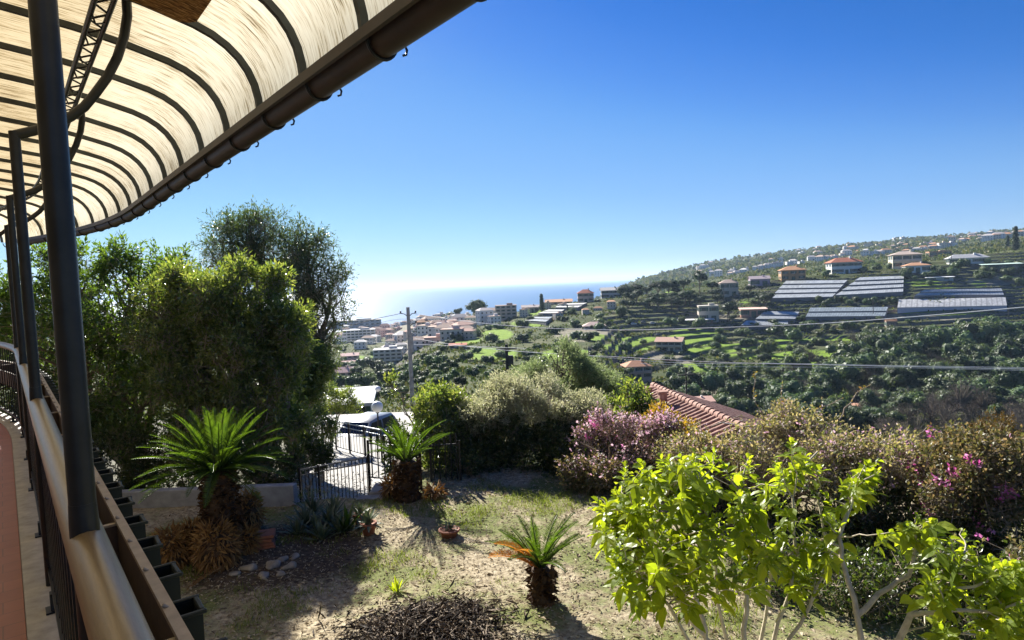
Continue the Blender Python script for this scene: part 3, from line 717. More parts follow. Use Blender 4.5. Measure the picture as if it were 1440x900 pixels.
mfrond = leafmat('cycad_leaflet', ((.025, .05, .012), (.04, .075, .016), (.06, .10, .02)), .42, .3, (2.6, 2.6, .5))
mfbrown = leafmat('dead_cycad_leaflet', ((.44, .20, .04), (.54, .28, .07), (.46, .30, .10)), .5, .5, (1.3, 1.0, .5))
mthatch = leafmat('cycad_dead_fibre', ((.13, .065, .02), (.24, .13, .04), (.36, .22, .08)), .2, .7, (1.2, 1, .6))
mcscale = leafmat('cycad_leaf_base', ((.05, .026, .012), (.09, .048, .022), (.15, .085, .04)), .08, .75, (1, 1, 1), spec=.2)
mcyt = simple('cycad_trunk_scales', (.06, .034, .018), .9, .5, 22, bmp=.9)
mpale_stem = simple('pale_shrub_stem', (.46, .40, .30), .75, .3, 16, bmp=.3)

def E(px, py, Y, rx, ry, rz):
    p = P(px, py, Y); return (p.x, p.y, p.z, rx, ry, rz)
def shrub(name, label, cat, ells, base, mats, ntw, lpt, tl, L, W, group=None, seed=1, trunk_r=.05, shell=.5, gap=.25, up=.35, droop=0., gf=2.5, stems=1, extra=None, zmin=None, cname='crown', rnd=.6, mixidx=None, branch=.5, lobes=4):
    rng = random.Random(seed)
    r = empty(name, base, 0, label, cat, group); B = Vector(base)
    loc = [(e[0]-B.x, e[1]-B.y, e[2]-B.z, e[3], e[4], e[5]) for e in ells]
    mb = MB()
    cen = Vector((sum(e[0] for e in loc)/len(loc), sum(e[1] for e in loc)/len(loc), min(e[2] for e in loc)-.0))
    for s in range(stems):
        b0 = Vector((rng.uniform(-.1, .1)*(stems > 1), rng.uniform(-.1, .1)*(stems > 1), -.08))
        fork = b0.lerp(cen, .45); fork.z = max(.25*cen.z, .2); fork += Vector((rng.uniform(-1, 1), rng.uniform(-1, 1), 0))*trunk_r*2
        mb.tube(wiggle(b0, fork, 4, .05, rng), [trunk_r*1.25, trunk_r*1.05, trunk_r, trunk_r*.95, trunk_r*.9], 9)
        for e in loc[s::stems]:
            c = Vector(e[:3]); mb.tube(wiggle(fork, c, 7, .07, rng), [trunk_r*(.8-.6*i/7) for i in range(8)], 7)
            for q in range(int(7*branch)+2):
                d = Vector((rng.gauss(0, 1), rng.gauss(0, 1), rng.gauss(.4, .8))).normalized()
                tip = c+Vector((d.x*e[3], d.y*e[4], d.z*e[5]))*rng.uniform(.8, 1.0); a = fork.lerp(c, rng.uniform(.5, 1))
                mb.tube(wiggle(a, tip, 5, .08, rng), [trunk_r*.3*(1-.8*i/5)+.002 for i in range(6)], 5)
    mb.build('trunk' if stems == 1 else 'stems', mbark if stems == 1 else mtwig, r)
    foliage(cname, lobed(loc, lobes, seed), ntw, lpt, tl, L, W, list(mats)+[mtwig], r, shell, gap, up, droop, seed, gf, rnd, True, (zmin-B.z) if zmin is not None else None, 1.0, mixidx)
    return r

# --- trees on the left
e = [E(250, 400, 14.5, .6, .7, .6), E(265, 440, 14.2, .6, .7, .8), E(75, 440, 13.6, 1.3, 1.3, 1.1), E(150, 430, 14, 1.25, 1.2, 1.2), E(205, 480, 13.4, 1.2, 1.2, 1.1), E(110, 530, 13.4, 1.4, 1.3, 1.1), E(40, 500, 14.2, 1.3, 1.3, 1.3), E(200, 570, 12.6, 1.1, 1.0, .9), E(180, 390, 14, .7, .7, .6), E(90, 380, 13.8, .6, .6, .5), E(235, 420, 14, .6, .7, .6)]
shrub('broadleaf_tree', 'dense dark laurel tree beyond the far end of the balcony', 'tree', e, (-8.4, 13.8, -.9), [mdark], 6000, 10, .34, .115, .045, seed=3, trunk_r=.14, lobes=7, gap=.62, up=.4, gf=2.2)
e = [E(355, 425, 12.2, .55, .6, .5), E(300, 440, 12.0, .6, .6, .5), E(395, 465, 12.3, .5, .6, .45), E(240, 470, 12.2, .6, .6, .5), E(330, 500, 11.8, .6, .6, .5), E(396, 530, 12.3, .45, .5, .45), E(270, 540, 11.9, .65, .6, .5), E(365, 565, 12.0, .6, .6, .5), E(330, 392, 12.4, .35, .4, .3), E(375, 400, 12.4, .3, .4, .28), E(412, 490, 12.5, .28, .35, .3), E(392, 600, 12.6, .45, .5, .32), E(300, 600, 11.8, .8, .6, .45), E(215, 430, 12.4, .4, .45, .4), E(265, 405, 12.3, .4, .4, .35)]
shrub('glossy_leaved_tree', 'glittering yellow green tree with small narrow leaves behind the large cycad', 'tree', e, (-5.0, 12.3, -.8), [mglit], 7000, 10, .32, .10, .032, seed=5, trunk_r=.10, lobes=8, gap=.7, up=.35, gf=3.4, rnd=.85)
e = [E(345, 340, 17.5, .95, 1.0, .75), E(395, 360, 17.5, 1.0, 1.1, .95), E(440, 390, 17.2, .85, .9, .85), E(465, 425, 17.2, .6, .7, .6), E(455, 455, 17, .45, .6, .5), E(320, 360, 17.8, .8, .9, .5), E(400, 430, 17.4, 1.1, 1.0, .9), E(350, 325, 17.5, .55, .6, .5), E(435, 345, 17.5, .5, .6, .5), E(290, 380, 17.8, .8, .8, .6), E(420, 480, 17, .7, .7, .5), E(400, 520, 16.6, .8, .8, .6), E(375, 550, 16.4, .9, .8, .6), E(440, 500, 17, .6, .7, .6), E(432, 540, 16.7, .7, .7, .6), E(452, 470, 17, .5, .6, .5), E(415, 575, 16.2, .7, .7, .5)]
shrub('olive_tree', 'tall dark olive tree rising behind the glittering tree, sky through its crown', 'tree', e, (-5.9, 17.6, -1.3), [molive], 4600, 11, .42, .105, .027, seed=8, trunk_r=.17, lobes=7, gap=.78, up=.55, gf=2.6, rnd=.75)
e = [E(440, 512, 16.4, .55, .6, .6), E(425, 545, 16.2, .6, .6, .5), E(405, 580, 15.8, .6, .6, .45)]  # dense lobes, added to block the sun over the driveway
shrub('shade_filler_tree', 'small leafy tree added below the olive, at the edge of the driveway, to shade it', 'tree', e, (e[0][0], 16.4, -1.2), [mglit], 2600, 11, .22, .085, .03, seed=9, trunk_r=.06, gap=.15, lobes=4)
# dark clipped shrubs in the shade under the trees
for i, (px, py, Y, rx, rz, nm, lab) in enumerate(((165, 655, 11.4, .85, .75, 'shrub', 'dark shrub behind the low wall, left of the large cycad trunk'), (60, 600, 12.0, 1.2, .9, 'shrub', 'dark shrub behind the first balcony post, under the laurel tree'), (385, 660, 11.3, .45, .42, 'shrub', 'dark low shrub just right of the large cycad trunk, behind the wall'), (250, 650, 11.6, .8, .7, 'shrub', 'dark shrub behind the fronds of the large cycad'), (445, 600, 15.2, .42, .42, 'shrub', 'rounded clipped shrub at the edge of the driveway'), (430, 640, 12.8, .5, .32, 'shrub', 'low spreading shrub left of the gate fence'), (462, 562, 20, .8, .45, 'shrub', 'small yellow green shrub at the top of the driveway'))):
    p = P(px, py, Y); zb = dz(Y)+.1
    shrub(nm, lab, 'shrub', [(p.x, p.y, p.z, rx, rx*.8, rz), (p.x+rx*.5, p.y+.1, p.z-.1, rx*.6, rx*.6, rz*.8), (p.x-rx*.5, p.y, p.z-.15, rx*.6, rx*.6, rz*.75)], (p.x, p.y, zb), [mglit if i in (4, 6) else mhedge], 900 if rx > .5 else 420, 9, .16, .07, .03, seed=20+i, trunk_r=.03, gap=.1, stems=3)

# --- cycads
def frond_mesh(name, L, curl, pairs=34, mat=None, seed=0, wid=.15):
    rng = np.random.default_rng(seed); n = 16
    pts = []; a = 0.0; x = z = 0.0
    for i in range(n+1):
        pts.append((x, 0, z)); s = i/n
        ang = -curl*s**1.3; x += math.cos(ang)*L/n; z += math.sin(ang)*L/n
    mb = MB(); mb.tube(pts, [.011*(1-.75*i/n)+.001 for i in range(n+1)], 5)
    T = np.array(pts); V_, F_ = [], []; o = 0
    pos, dd, nn, LL = [], [], [], []
    for i in range(pairs):
        s = .1+.9*i/(pairs-1); f = s*n; k = min(int(f), n-1); p = T[k]+(T[k+1]-T[k])*(f-k); tg = T[k+1]-T[k]; tg = tg/np.linalg.norm(tg); up = np.array([-tg[2], 0, tg[0]])
        l = wid*math.sin(math.pi*min(1, (s*.86+.12)))**.6
        for sd in (-1, 1):
            d = tg*(.45+.5*s)+np.array([0, sd, 0])*.9+up*(.55)+rng.normal(size=3)*.05
            pos.append(p); dd.append(d); nn.append(up-np.array([0, sd*.5, 0])); LL.append(l*rng.uniform(.92, 1.06))
    V_, F_ = kites(np.array(pos), np.array(dd), np.array(nn), np.array(LL), np.full(len(LL), .013*L**.3), fold=.3, mid=.4)
    o = len(mb.v); mb.add([tuple(v) for v in V_], [list(f) for f in F_])
    me = mb.mesh(name); me.materials.append(mat); return me
def cycad_trunk(h, r, seed, parent, lean=0.0):
    rng = random.Random(seed); mb = MB(); n = 12
    mb.lathe([(r*(1.18-.24*min(1, i/5)+.10*math.sin(i*1.9+seed))*(1-.18*(i == n)), h*i/n) for i in range(n+1)]+[(0.01, h*1.05)], n=18)
    pos, d, nn, Ls = [], [], [], []
    for i in range(int(520*h*r/.12)):
        a = rng.uniform(0, 6.283); z = rng.uniform(0.01, h); o_ = Vector((math.cos(a), math.sin(a), 0))
        pos.append((o_.x*r*.96, o_.y*r*.96, z)); d.append((o_.x*.75, o_.y*.75, rng.uniform(-.5, 1.0))); nn.append((-o_.x*.6+rng.uniform(-.2, .2), -o_.y*.6, .8)); Ls.append(rng.uniform(.05, .115))
    V_, F_ = kites(np.array(pos), np.array(d), np.array(nn), np.array(Ls), np.array(Ls)*.75, .25)
    mb.add([tuple(v) for v in V_], [list(f) for f in F_], 1); mb.build('trunk', [mcyt, mcscale], parent)
def cycad(label, base, h, r, n, L, el0, el1, seed, brown=0, azlim=None):
    rng = random.Random(seed); root = empty('cycad', base, 0, label, 'cycad')
    cycad_trunk(h, r, seed, root)
    ms_ = [frond_mesh('frond', L*(.92+.08*i), .38+.2*i, mat=mfrond, seed=i, wid=.125*L**.7) for i in range(3)]
    mbr = frond_mesh('frond', L*.95, .95, mat=mfbrown, seed=9, wid=.15*L**.7)
    for i in range(n):
        f = i/(n-1); az = i*2.39996+rng.uniform(-.2, .2); el = math.radians(el1+(el0-el1)*f**.8+rng.uniform(-6, 6))
        isb = i < brown
        if isb: az = math.radians((180, 165, 200, 230, 190)[i % 5]); el = math.radians((34, 48, 44, 62, 55)[i % 5])
        o_ = bpy.data.objects.new('frond', mbr if isb else ms_[i % 3]); COL.objects.link(o_); o_.parent = root
        o_.rotation_euler = (rng.uniform(-.25, .25), -el, az); o_.location = (math.cos(az)*r*.35, math.sin(az)*r*.35, h*.98+.02*f)
        s_ = rng.uniform(.88, 1.05)*(1.0 if isb else 1); o_.scale = (s_, s_, s_)
        if isb: o_['label'] = 'dried orange brown frond'
    return root
pb = G(312, 782); cyA = (pb.x, pb.y+.05, gz(pb.x, pb.y)-.02)
big = cycad('large cycad with a wide round crown of arching fronds on a thick shaggy trunk', cyA, 1.12, .2, 80, .92, -2, 88, 41)
pc = G(574, 703); cyB = (pc.x, pc.y, gz(pc.x, pc.y)-.02)
cycad('cycad with upright fronds on a stout trunk beside the spiked fence', cyB, .64, .175, 22, .80, 34, 82, 43)
pd = G(762, 850); cyC = (pd.x, pd.y, gz(pd.x, pd.y)-.02)
cycad('small cycad with several dried orange fronds, alone in the dry grass', cyC, .40, .105, 24, .60, 36, 86, 45, brown=5)

def fuzzy(label, p, r, h, seed, n=700, tilt=(0, 0)):
    """stump of an old cycad covered with dead leaf bases"""
    rng = np.random.default_rng(seed); root = empty('cycad_stump', p, 0, label, 'stump')
    mb = MB(); prof = [(r*math.sin(math.pi*(.10+.9*i/10))**.7, h*i/10) for i in range(10)]+[(.01, h)]
    mb.lathe(prof, n=16)
    for i, v in enumerate(mb.v): mb.v[i] = (v[0]+tilt[0]*v[2], v[1]+tilt[1]*v[2], v[2])
    mb.build('core', mcyt, root)
    a = rng.uniform(0, 6.283, n); f = rng.random(n); rr = r*np.sin(np.pi*(.1+.85*f))**.7; z = h*f
    o_ = np.stack([np.cos(a), np.sin(a), 0*a], 1)
    pos = o_*rr[:, None]*.95+np.stack([tilt[0]*z, tilt[1]*z, z], 1)
    d = o_*.38+unit(n, rng)*.32+np.array([[0, 0, 1]])*(f[:, None]*1.3-.95)
    V_, F_ = kites(pos, d, o_+np.array([[0, 0, .5]]), rng.uniform(.08, .19, n), rng.uniform(.016, .04, n), .2)
    link('dead_leaf_bases', np_mesh('dead_leaf_bases', V_, [F_]), mthatch, root)
for i, (px, py, r, h, lab) in enumerate(((240, 796, .20, .46, 'rounded brown shaggy cycad stump nearest the planter boxes'), (310, 798, .22, .52, 'tallest brown shaggy cycad stump at the foot of the large cycad'), (350, 748, .15, .55, 'narrow dark cycad stump just right of the large cycad trunk'), (272, 780, .18, .42, 'small dark cycad stump squeezed behind two shaggy stumps'), (345, 778, .13, .30, 'low cycad stump beside the stack of terracotta tiles'))):
    q = G(px, py); fuzzy(lab, (q.x, q.y, gz(q.x, q.y)-.03), r, h, 50+i, 520 if r < .2 else 850, (random.uniform(-.15, .15), -.05))
q = G(552, 700); fuzzy('small brown cycad pup stump left of the cycad by the fence', (q.x, q.y, 0), .12, .3, 61, 300)
q = G(612, 703); fuzzy('low brown cycad pup stump right of the cycad by the fence', (q.x, q.y, 0), .12, .2, 62, 240)
# dry frond lying on the ground
o_ = link('fallen_frond', frond_mesh('fallen_frond', .5, .3, mat=mthatch, seed=3, wid=.11), None); q = G(300, 815); o_.location = (q.x+.05, q.y+.1, .1); o_.rotation_euler = (.6, .15, -2.2)
tag(o_, 'dry tan cycad frond fallen in front of the shaggy stumps', 'frond')

# --- foreground shrub, large soft leaves
def whorl(c, ax, n, rng, L0, L1, spread=1.0):
    ax = ax/np.linalg.norm(ax); a0 = rng.uniform(0, 6.28); P_, D_, N_ = [], [], []
    h = np.cross(ax, rng.normal(size=3)); h /= np.linalg.norm(h); k = np.cross(ax, h)
    for i in range(n):
        a = a0+i*2.4; f = i/n
        out = h*math.cos(a)+k*math.sin(a)
        d = out*(.35+.75*(1-f))*spread+ax*(.35+.8*f)+np.array([0, 0, -.18*(1-f)])
        P_.append(c-ax*.16*(1-f)); D_.append(d); N_.append(ax*.9-out*.25*f+rng.normal(size=3)*.25+np.array([0, 0, .4]))
    return P_, D_, N_, list(rng.uniform(L0, L1, n)*np.linspace(1.12, .55, n))
def leafy(name, label, base, stems, tips, seed, L0=.065, L1=.155, n=(9, 15)):
    rng = np.random.default_rng(seed); rr = random.Random(seed); B = Vector(base)
    root = empty(name, base, 0, label, 'shrub'); mb = MB(); pts = []
    for s in stems:
        q = [Vector(p)-B for p in s[1]]; k = len(q); fine = []
        for a, b in zip(q, q[1:]): fine += wiggle(a, b, 3, .05, rr)[:-1]
        fine.append(q[-1]); kk = len(fine)
        mb.tube(fine, [s[0]*(1-.6*i/kk) for i in range(kk)], 8); pts += [(f, s[0]*.5) for f in fine[len(fine)//4:]]
    Pn, Dn, Nn, Ln = [], [], [], []
    for tp in tips:
        c = Vector(tp)-B; near = min(pts, key=lambda x: (x[0]-c).length+(.25 if x[0].z > c.z-.05 else 0))
        path = wiggle(near[0], c, 5, .09, rr); mb.tube(path, [max(.004, near[1]*.55)*(1-.55*i/5) for i in range(6)], 6)
        ax = np.array((path[-1]-path[-3]).normalized())+np.array([0, 0, .5])+rng.normal(size=3)*.2
        a, b, c_, l = whorl(np.array(c), ax, int(rng.integers(*n)), rng, L0, L1); Pn += a; Dn += b; Nn += c_; Ln += l
        for t_ in (.45, .7):
            if rng.random() < .6:
                m_ = path[2 if t_ < .5 else 4]; a, b, c_, l = whorl(np.array(m_), ax+rng.normal(size=3)*.5, int(rng.integers(2, 5)), rng, L0, L1*1.05, 1.3); Pn += a; Dn += b; Nn += c_; Ln += l
    mb.build('stems', mpale_stem, root)
    Ln = np.array(Ln); V_, F3, F4 = bigleaves(np.array(Pn), np.array(Dn), np.array(Nn), Ln, Ln*rng.uniform(.42, .56, len(Ln)), .38)
    link('foliage', np_mesh('foliage', V_, [F3, F4], smooth=False), mlime, root)
    return root
rng = np.random.default_rng(77); tips = []
for (px, py, Y, sx, sy, n_) in ((905, 690, 4.9, 45, 32, 15), (970, 680, 4.7, 45, 40, 18), (1045, 690, 4.9, 50, 38, 16), (880, 745, 4.6, 40, 30, 13), (950, 745, 4.5, 50, 40, 20), (1030, 750, 4.6, 50, 40, 18), (1110, 735, 4.8, 40, 32, 11), (1120, 640, 5.2, 24, 14, 6), (1100, 660, 5.1, 20, 12, 4), (955, 640, 4.9, 30, 12, 6), (880, 815, 4.3, 24, 28, 6), (960, 800, 4.2, 45, 30, 10), (1060, 800, 4.3, 40, 30, 8), (930, 645, 5.0, 20, 12, 4), (1140, 780, 4.6, 20, 25, 4), (855, 725, 4.8, 16, 14, 4)):
    for i in range(int(n_*1.35)):
        g_ = rng.normal(size=2)*.75; tips.append(P(px+sx*g_[0], py+sy*g_[1], Y+rng.normal()*.28))
base = P(1030, 1010, 4.75); base.z = gz(base.x, base.y)-.03
def S(*a): return [P(*q) for q in a]
stems = [(.022, [base]+S((1000, 930, 4.6), (985, 860, 4.6), (960, 780, 4.6), (940, 700, 4.7))), (.020, [base]+S((1010, 930, 4.7), (960, 850, 4.5), (905, 780, 4.6), (880, 720, 4.7))),
         (.026, [base]+S((1045, 940, 4.6), (1050, 860, 4.6), (1055, 780, 4.7), (1040, 690, 4.8))), (.021, [base]+S((1080, 930, 4.7), (1105, 850, 4.7), (1120, 780, 4.8), (1115, 700, 4.9))),
         (.018, [base]+S((1030, 930, 4.8), (1010, 850, 4.8), (1005, 770, 4.8), (985, 680, 4.8))), (.017, [base]+S((980, 920, 4.5), (940, 850, 4.3), (900, 810, 4.3))), (.016, [base]+S((1070, 900, 4.9), (1085, 800, 5.0), (1075, 720, 5.1), (1110, 665, 5.2), (1150, 635, 5.3))),
         (.017, [base]+S((1090, 930, 4.6), (1140, 850, 4.6), (1165, 780, 4.7), (1150, 700, 4.9)))]
leafy('leafy_shrub', 'big bright green shrub with large soft backlit leaves in front of the hedge', base, stems, tips, 78)
base = P(1235, 1010, 4.3); base.z = gz(base.x, base.y)-.03; tips = []
for (px, py, Y, sx, sy, n_) in ((1205, 672, 4.9, 22, 14, 8), (1225, 660, 4.9, 14, 10, 4), (1195, 700, 4.9, 16, 10, 3), (1270, 735, 4.6, 16, 12, 4), (1300, 740, 4.5, 18, 12, 5), (1345, 752, 4.5, 14, 8, 3), (1370, 785, 4.3, 25, 14, 7), (1420, 800, 4.2, 20, 16, 6), (1340, 800, 4.2, 20, 14, 4), (1300, 815, 4.2, 12, 10, 2), (1390, 835, 4.1, 25, 16, 6), (1345, 850, 4.1, 22, 14, 4), (1430, 850, 4.0, 15, 18, 5), (1320, 880, 4.0, 16, 12, 3), (1400, 885, 4.0, 24, 12, 4), (1160, 760, 4.7, 12, 12, 2), (1460, 830, 4.0, 12, 30, 4), (1170, 730, 4.8, 12, 10, 3)):
    for i in range(n_):
        g_ = rng.normal(size=2)*.75; tips.append(P(px+sx*g_[0], py+sy*g_[1], Y+rng.normal()*.2))
stems = [(.024, [base]+S((1212, 905, 4.3), (1205, 865, 4.35), (1188, 800, 4.5), (1180, 755, 4.6), (1195, 715, 4.75), (1203, 685, 4.9))), (.020, S((1205, 865, 4.35), (1235, 835, 4.4), (1278, 810, 4.45), (1288, 770, 4.5), (1285, 745, 4.55))),
         (.026, [base]+S((1262, 905, 4.2), (1280, 865, 4.2), (1305, 835, 4.25), (1330, 795, 4.3), (1355, 780, 4.35))), (.017, S((1280, 865, 4.2), (1330, 858, 4.1), (1400, 860, 4.05), (1440, 845, 4.0))), (.014, S((1305, 835, 4.25), (1370, 825, 4.15), (1420, 805, 4.15))), (.013, [base]+S((1290, 920, 4.05), (1330, 890, 4.0), (1400, 895, 4.0)))]
leafy('leafy_shrub', 'straggling bright green shrub with bare pale crooked branches near the pink flowers', base, stems, tips, 79)

# --- hedge: a row of separate shrubs
def pick(p_share, k=1, f=1.4, seed=3, thr=.35):
    def fn(pos, rng):
        q = vnoise(pos, f*3, seed); return np.where((q > thr) & (rng.random(len(pos)) < p_share), k, 0)
    return fn
zb = -.25
def hs(name, label, ells, mats, n, tl, L, W, seed, mixidx=None, gap=.12, lpt=9, stems=4, up=.35, shell=.45, cat='shrub', rnd=.6, tr=.03, droop=0., base=None, branch=.5):
    b_ = base or (ells[0][0], ells[0][1], zb)
    return shrub(name, label, cat, ells, b_, mats, n, lpt, tl, L, W, seed=seed, trunk_r=tr, gap=gap, stems=stems, up=up, shell=shell, rnd=rnd, mixidx=mixidx, droop=droop, branch=branch)
hs('shrub', 'yellow green shrub right behind the cycad by the fence', [E(600, 575, 12.4, .55, .6, .5), E(585, 640, 12.3, .5, .5, .6), E(630, 620, 12.2, .6, .6, .7), E(560, 545, 12.8, .3, .3, .3), E(610, 680, 12, .6, .5, .45)], [mglit], 1700, .22, .085, .036, 101)
hs('hedge_shrub', 'hedge shrub at the back of the lawn, dark leaves standing in for shade below the silvery bush', [E(670, 650, 11.9, .8, .6, .75), E(750, 655, 11.8, .8, .6, .75), E(810, 660, 11.4, .7, .6, .7), E(700, 615, 12.2, .7, .6, .5), E(780, 622, 12.1, .7, .6, .5)], [mhedge], 3200, .2, .07, .034, 102, gap=.08)  # dark leaf colour stands in for shade under the silvery bush
hs('silvery_bush', 'broad silvery bush with fine pale leaves in the middle of the hedge', [E(660, 592, 12.6, .8, .8, .5), E(730, 580, 12.7, .85, .9, .55), E(790, 585, 12.6, .75, .8, .5), E(700, 565, 12.8, .55, .6, .4), E(765, 562, 12.8, .55, .6, .4), E(635, 580, 12.9, .45, .6, .35), E(825, 600, 12.4, .45, .5, .4)], [msilver], 4200, .24, .06, .017, 103, up=.6, lpt=14, gap=.2)
hs('willow_leaved_tree', 'pale willow leaved tree rising just behind the silvery bush', [E(785, 518, 17, .7, .7, .4), E(755, 530, 17, .7, .7, .4), E(815, 530, 17, .8, .7, .4), E(792, 500, 17, .4, .45, .28), E(760, 548, 17, 1.0, .8, .4), E(845, 545, 17, .7, .7, .35)], [mpale], 2500, .3, .10, .022, 104, up=.6, cat='tree', stems=1, tr=.08, base=(P(770, 490, 17).x, 17, -2.6), gap=.3, lpt=12)
hs('bougainvillea', 'bougainvillea covered with faded mauve and pink bracts, left of the tiled roof', [E(850, 640, 10.6, .65, .6, .55), E(905, 635, 10.3, .65, .6, .55), E(835, 690, 10.6, .6, .5, .45), E(885, 690, 10.2, .7, .5, .5), E(930, 612, 10.4, .3, .4, .25), E(825, 625, 11, .4, .4, .35), E(940, 660, 10, .5, .5, .5)], [mboug, mmauve, mpink], 3600, .2, .05, .036, 105, mixidx=lambda pos, rng: np.where((vnoise(pos, 7, 6) > .75) & (pos[:, 2] > .8), 2, np.where(rng.random(len(pos)) < np.clip((pos[:, 2]-.45)*.9, 0, .6), 1, 0)), gap=.15)
hs('shrub', 'green shrub with upright shoots standing left of the tiled roof', [E(875, 575, 12, .45, .5, .4), E(850, 590, 12, .35, .4, .4), E(890, 595, 11.6, .4, .4, .4)], [mglit], 700, .24, .085, .04, 106, up=.8)
hs('shrub', 'yellow orange shrub in front of the tiled roof', [E(950, 608, 10.6, .28, .3, .22), E(968, 625, 10.4, .3, .3, .24), E(935, 600, 10.8, .22, .25, .22), E(985, 640, 10, .35, .35, .26), E(925, 590, 11, .2, .2, .2)], [mylw, mboug], 800, .2, .06, .035, 107, mixidx=pick(.5, 1))
hs('bougainvillea', 'dry brownish bougainvillea with long arching bare twigs behind the bright shrub', [E(1000, 648, 9.3, .6, .6, .36), E(960, 640, 9.8, .5, .5, .32), E(1075, 632, 9.2, .7, .6, .40), E(1140, 625, 8.9, .7, .6, .45), E(1060, 680, 9, .8, .6, .6), E(1150, 690, 8.6, .8, .6, .6), E(1000, 710, 9, .7, .5, .6), E(1100, 750, 8.5, .8, .5, .6), E(1170, 770, 8.2, .8, .5, .6), E(1110, 602, 9.4, .45, .4, .25), E(1110, 820, 7.0, .7, .5, .5), E(1190, 850, 6.7, .7, .5, .5), E(1060, 790, 7.6, .5, .45, .4)], [mdry, mhedge, mmauve], 5200, .26, .052, .03, 108, mixidx=lambda pos, rng: np.where(pos[:, 2] < .75, 1, np.where(rng.random(len(pos)) < .10, 2, 0)), gap=.5, rnd=1.0, branch=4)
hs('bougainvillea', 'tangled hedge shrub with dry tips behind the straggling shrub', [E(1220, 655, 8.4, .7, .6, .45), E(1270, 660, 8.2, .6, .6, .42), E(1230, 720, 8, .8, .6, .6), E(1300, 720, 7.8, .7, .6, .6), E(1240, 800, 7.6, .8, .5, .6), E(1320, 810, 7.4, .8, .5, .6), E(1200, 860, 7.3, .8, .5, .5), E(1270, 860, 6.3, .8, .5, .55), E(1340, 850, 6.2, .7, .5, .6)], [mdry, mhedge, mmauve], 4300, .26, .052, .032, 109, mixidx=lambda pos, rng: np.where(pos[:, 2] < .95, 1, np.where(rng.random(len(pos)) < .12, 2, 0)), gap=.48, rnd=.95, branch=3.5)
hs('bougainvillea', 'bougainvillea with bright pink flower clusters near the right end of the hedge', [E(1340, 665, 7.6, .55, .5, .38), E(1400, 680, 7.3, .6, .5, .45), E(1450, 680, 7.2, .6, .5, .5), E(1380, 740, 7.2, .7, .5, .5), E(1450, 760, 7, .7, .5, .6), E(1400, 820, 6.9, .8, .5, .5), E(1500, 720, 7, .8, .6, .7), E(1470, 860, 6.7, .8, .5, .5), E(1420, 880, 5.9, .8, .5, .55), E(1490, 830, 5.9, .7, .5, .6)], [mboug, mhedge, mpink], 4300, .24, .05, .034, 110, mixidx=lambda pos, rng: np.where((vnoise(pos, 10, 14) > .8) & (pos[:, 2] > .75), 2, np.where(pos[:, 2] < .85, 1, 0)), gap=.42, rnd=.9, branch=2)
hs('conifer', 'rusty orange brown conifer rising above the pink flowered hedge', [E(1400, 605, 11, .3, .3, .38), E(1385, 630, 11, .4, .4, .3), E(1420, 630, 11, .4, .4, .35), E(1350, 640, 11, .4, .4, .25), E(1400, 660, 11, .8, .5, .5), E(1330, 655, 11, .5, .4, .3)], [mrust], 1700, .12, .035, .02, 111, up=.9, cat='tree', stems=1, tr=.05, lpt=14)
# long bare shoots above the hedge
mshoot = simple('bare_shoot', (.30, .23, .16), .8, .25, 20)
mbud = leafmat('young_shoot_leaf', ((.20, .18, .05), (.30, .26, .08), (.28, .17, .10)), .45, .45, (1.3, 1.2, .5))
def shoot(pts, label, seed, leaves=22):
    rng = np.random.default_rng(seed); q = S(*pts); fine = []
    for a, b in zip(q, q[1:]): fine += wiggle(a, b, 5, .05, random.Random(seed))[:-1]
    fine.append(q[-1]); root = empty('shoot', fine[0], 0, label, 'shoot'); B = fine[0]; loc = [f-B for f in fine]; k = len(loc)
    MB().tube(loc, [.008*(1-.75*i/k)+.0015 for i in range(k)], 6).build('stem', mshoot, root)
    t_ = rng.uniform(.25, 1, leaves)*(k-1); ip = np.clip(t_.astype(int), 0, k-2); A = np.array(loc)
    pos = A[ip]+(A[ip+1]-A[ip])*(t_-ip)[:, None]; sz = rng.uniform(.025, .06, leaves)
    V_, F_ = kites(pos, unit(leaves, rng)+np.array([[0, 0, .4]]), unit(leaves, rng), sz, sz*.6)
    link('young_leaves', np_mesh('young_leaves', V_, [F_]), mbud, root)
shoot([(1270, 650, 8.3), (1282, 620, 8.4), (1310, 597, 8.4), (1325, 622, 8.3), (1340, 640, 8.2)], 'arching leafy shoot peaking above the hedge left of the rusty conifer', 1, 26)
shoot([(1180, 590, 8.9), (1205, 552, 9), (1225, 540, 9)], 'leaning leafy shoot against the dark wood, topmost above the hedge', 2, 18)
shoot([(1010, 640, 9.3), (1060, 600, 9.3), (1110, 575, 9.2), (1150, 585, 9.1)], 'long bare shoot arching right from the tiled roof', 3, 8)
shoot([(1085, 610, 9.2), (1060, 560, 9.4), (1062, 522, 9.5)], 'upright leafy shoot in front of the valley, right of the tiled roof', 4, 22)
shoot([(1110, 610, 9.2), (1098, 570, 9.3), (1100, 540, 9.4)], 'shorter upright leafy shoot beside the tallest upright one', 5, 16)
shoot([(1000, 600, 9.6), (1040, 585, 9.5), (1090, 600, 9.3), (1130, 640, 9)], 'drooping bare shoot crossing the dry bougainvillea', 6, 6)
shoot([(1255, 700, 8.2), (1268, 665, 8.3), (1277, 640, 8.4)], 'short bare twig sticking up left of the arching leafy shoot', 7, 3)
shoot([(1130, 610, 9), (1150, 575, 9), (1185, 560, 9)], 'bare shoot leaning right above the dry bougainvillea', 8, 9)

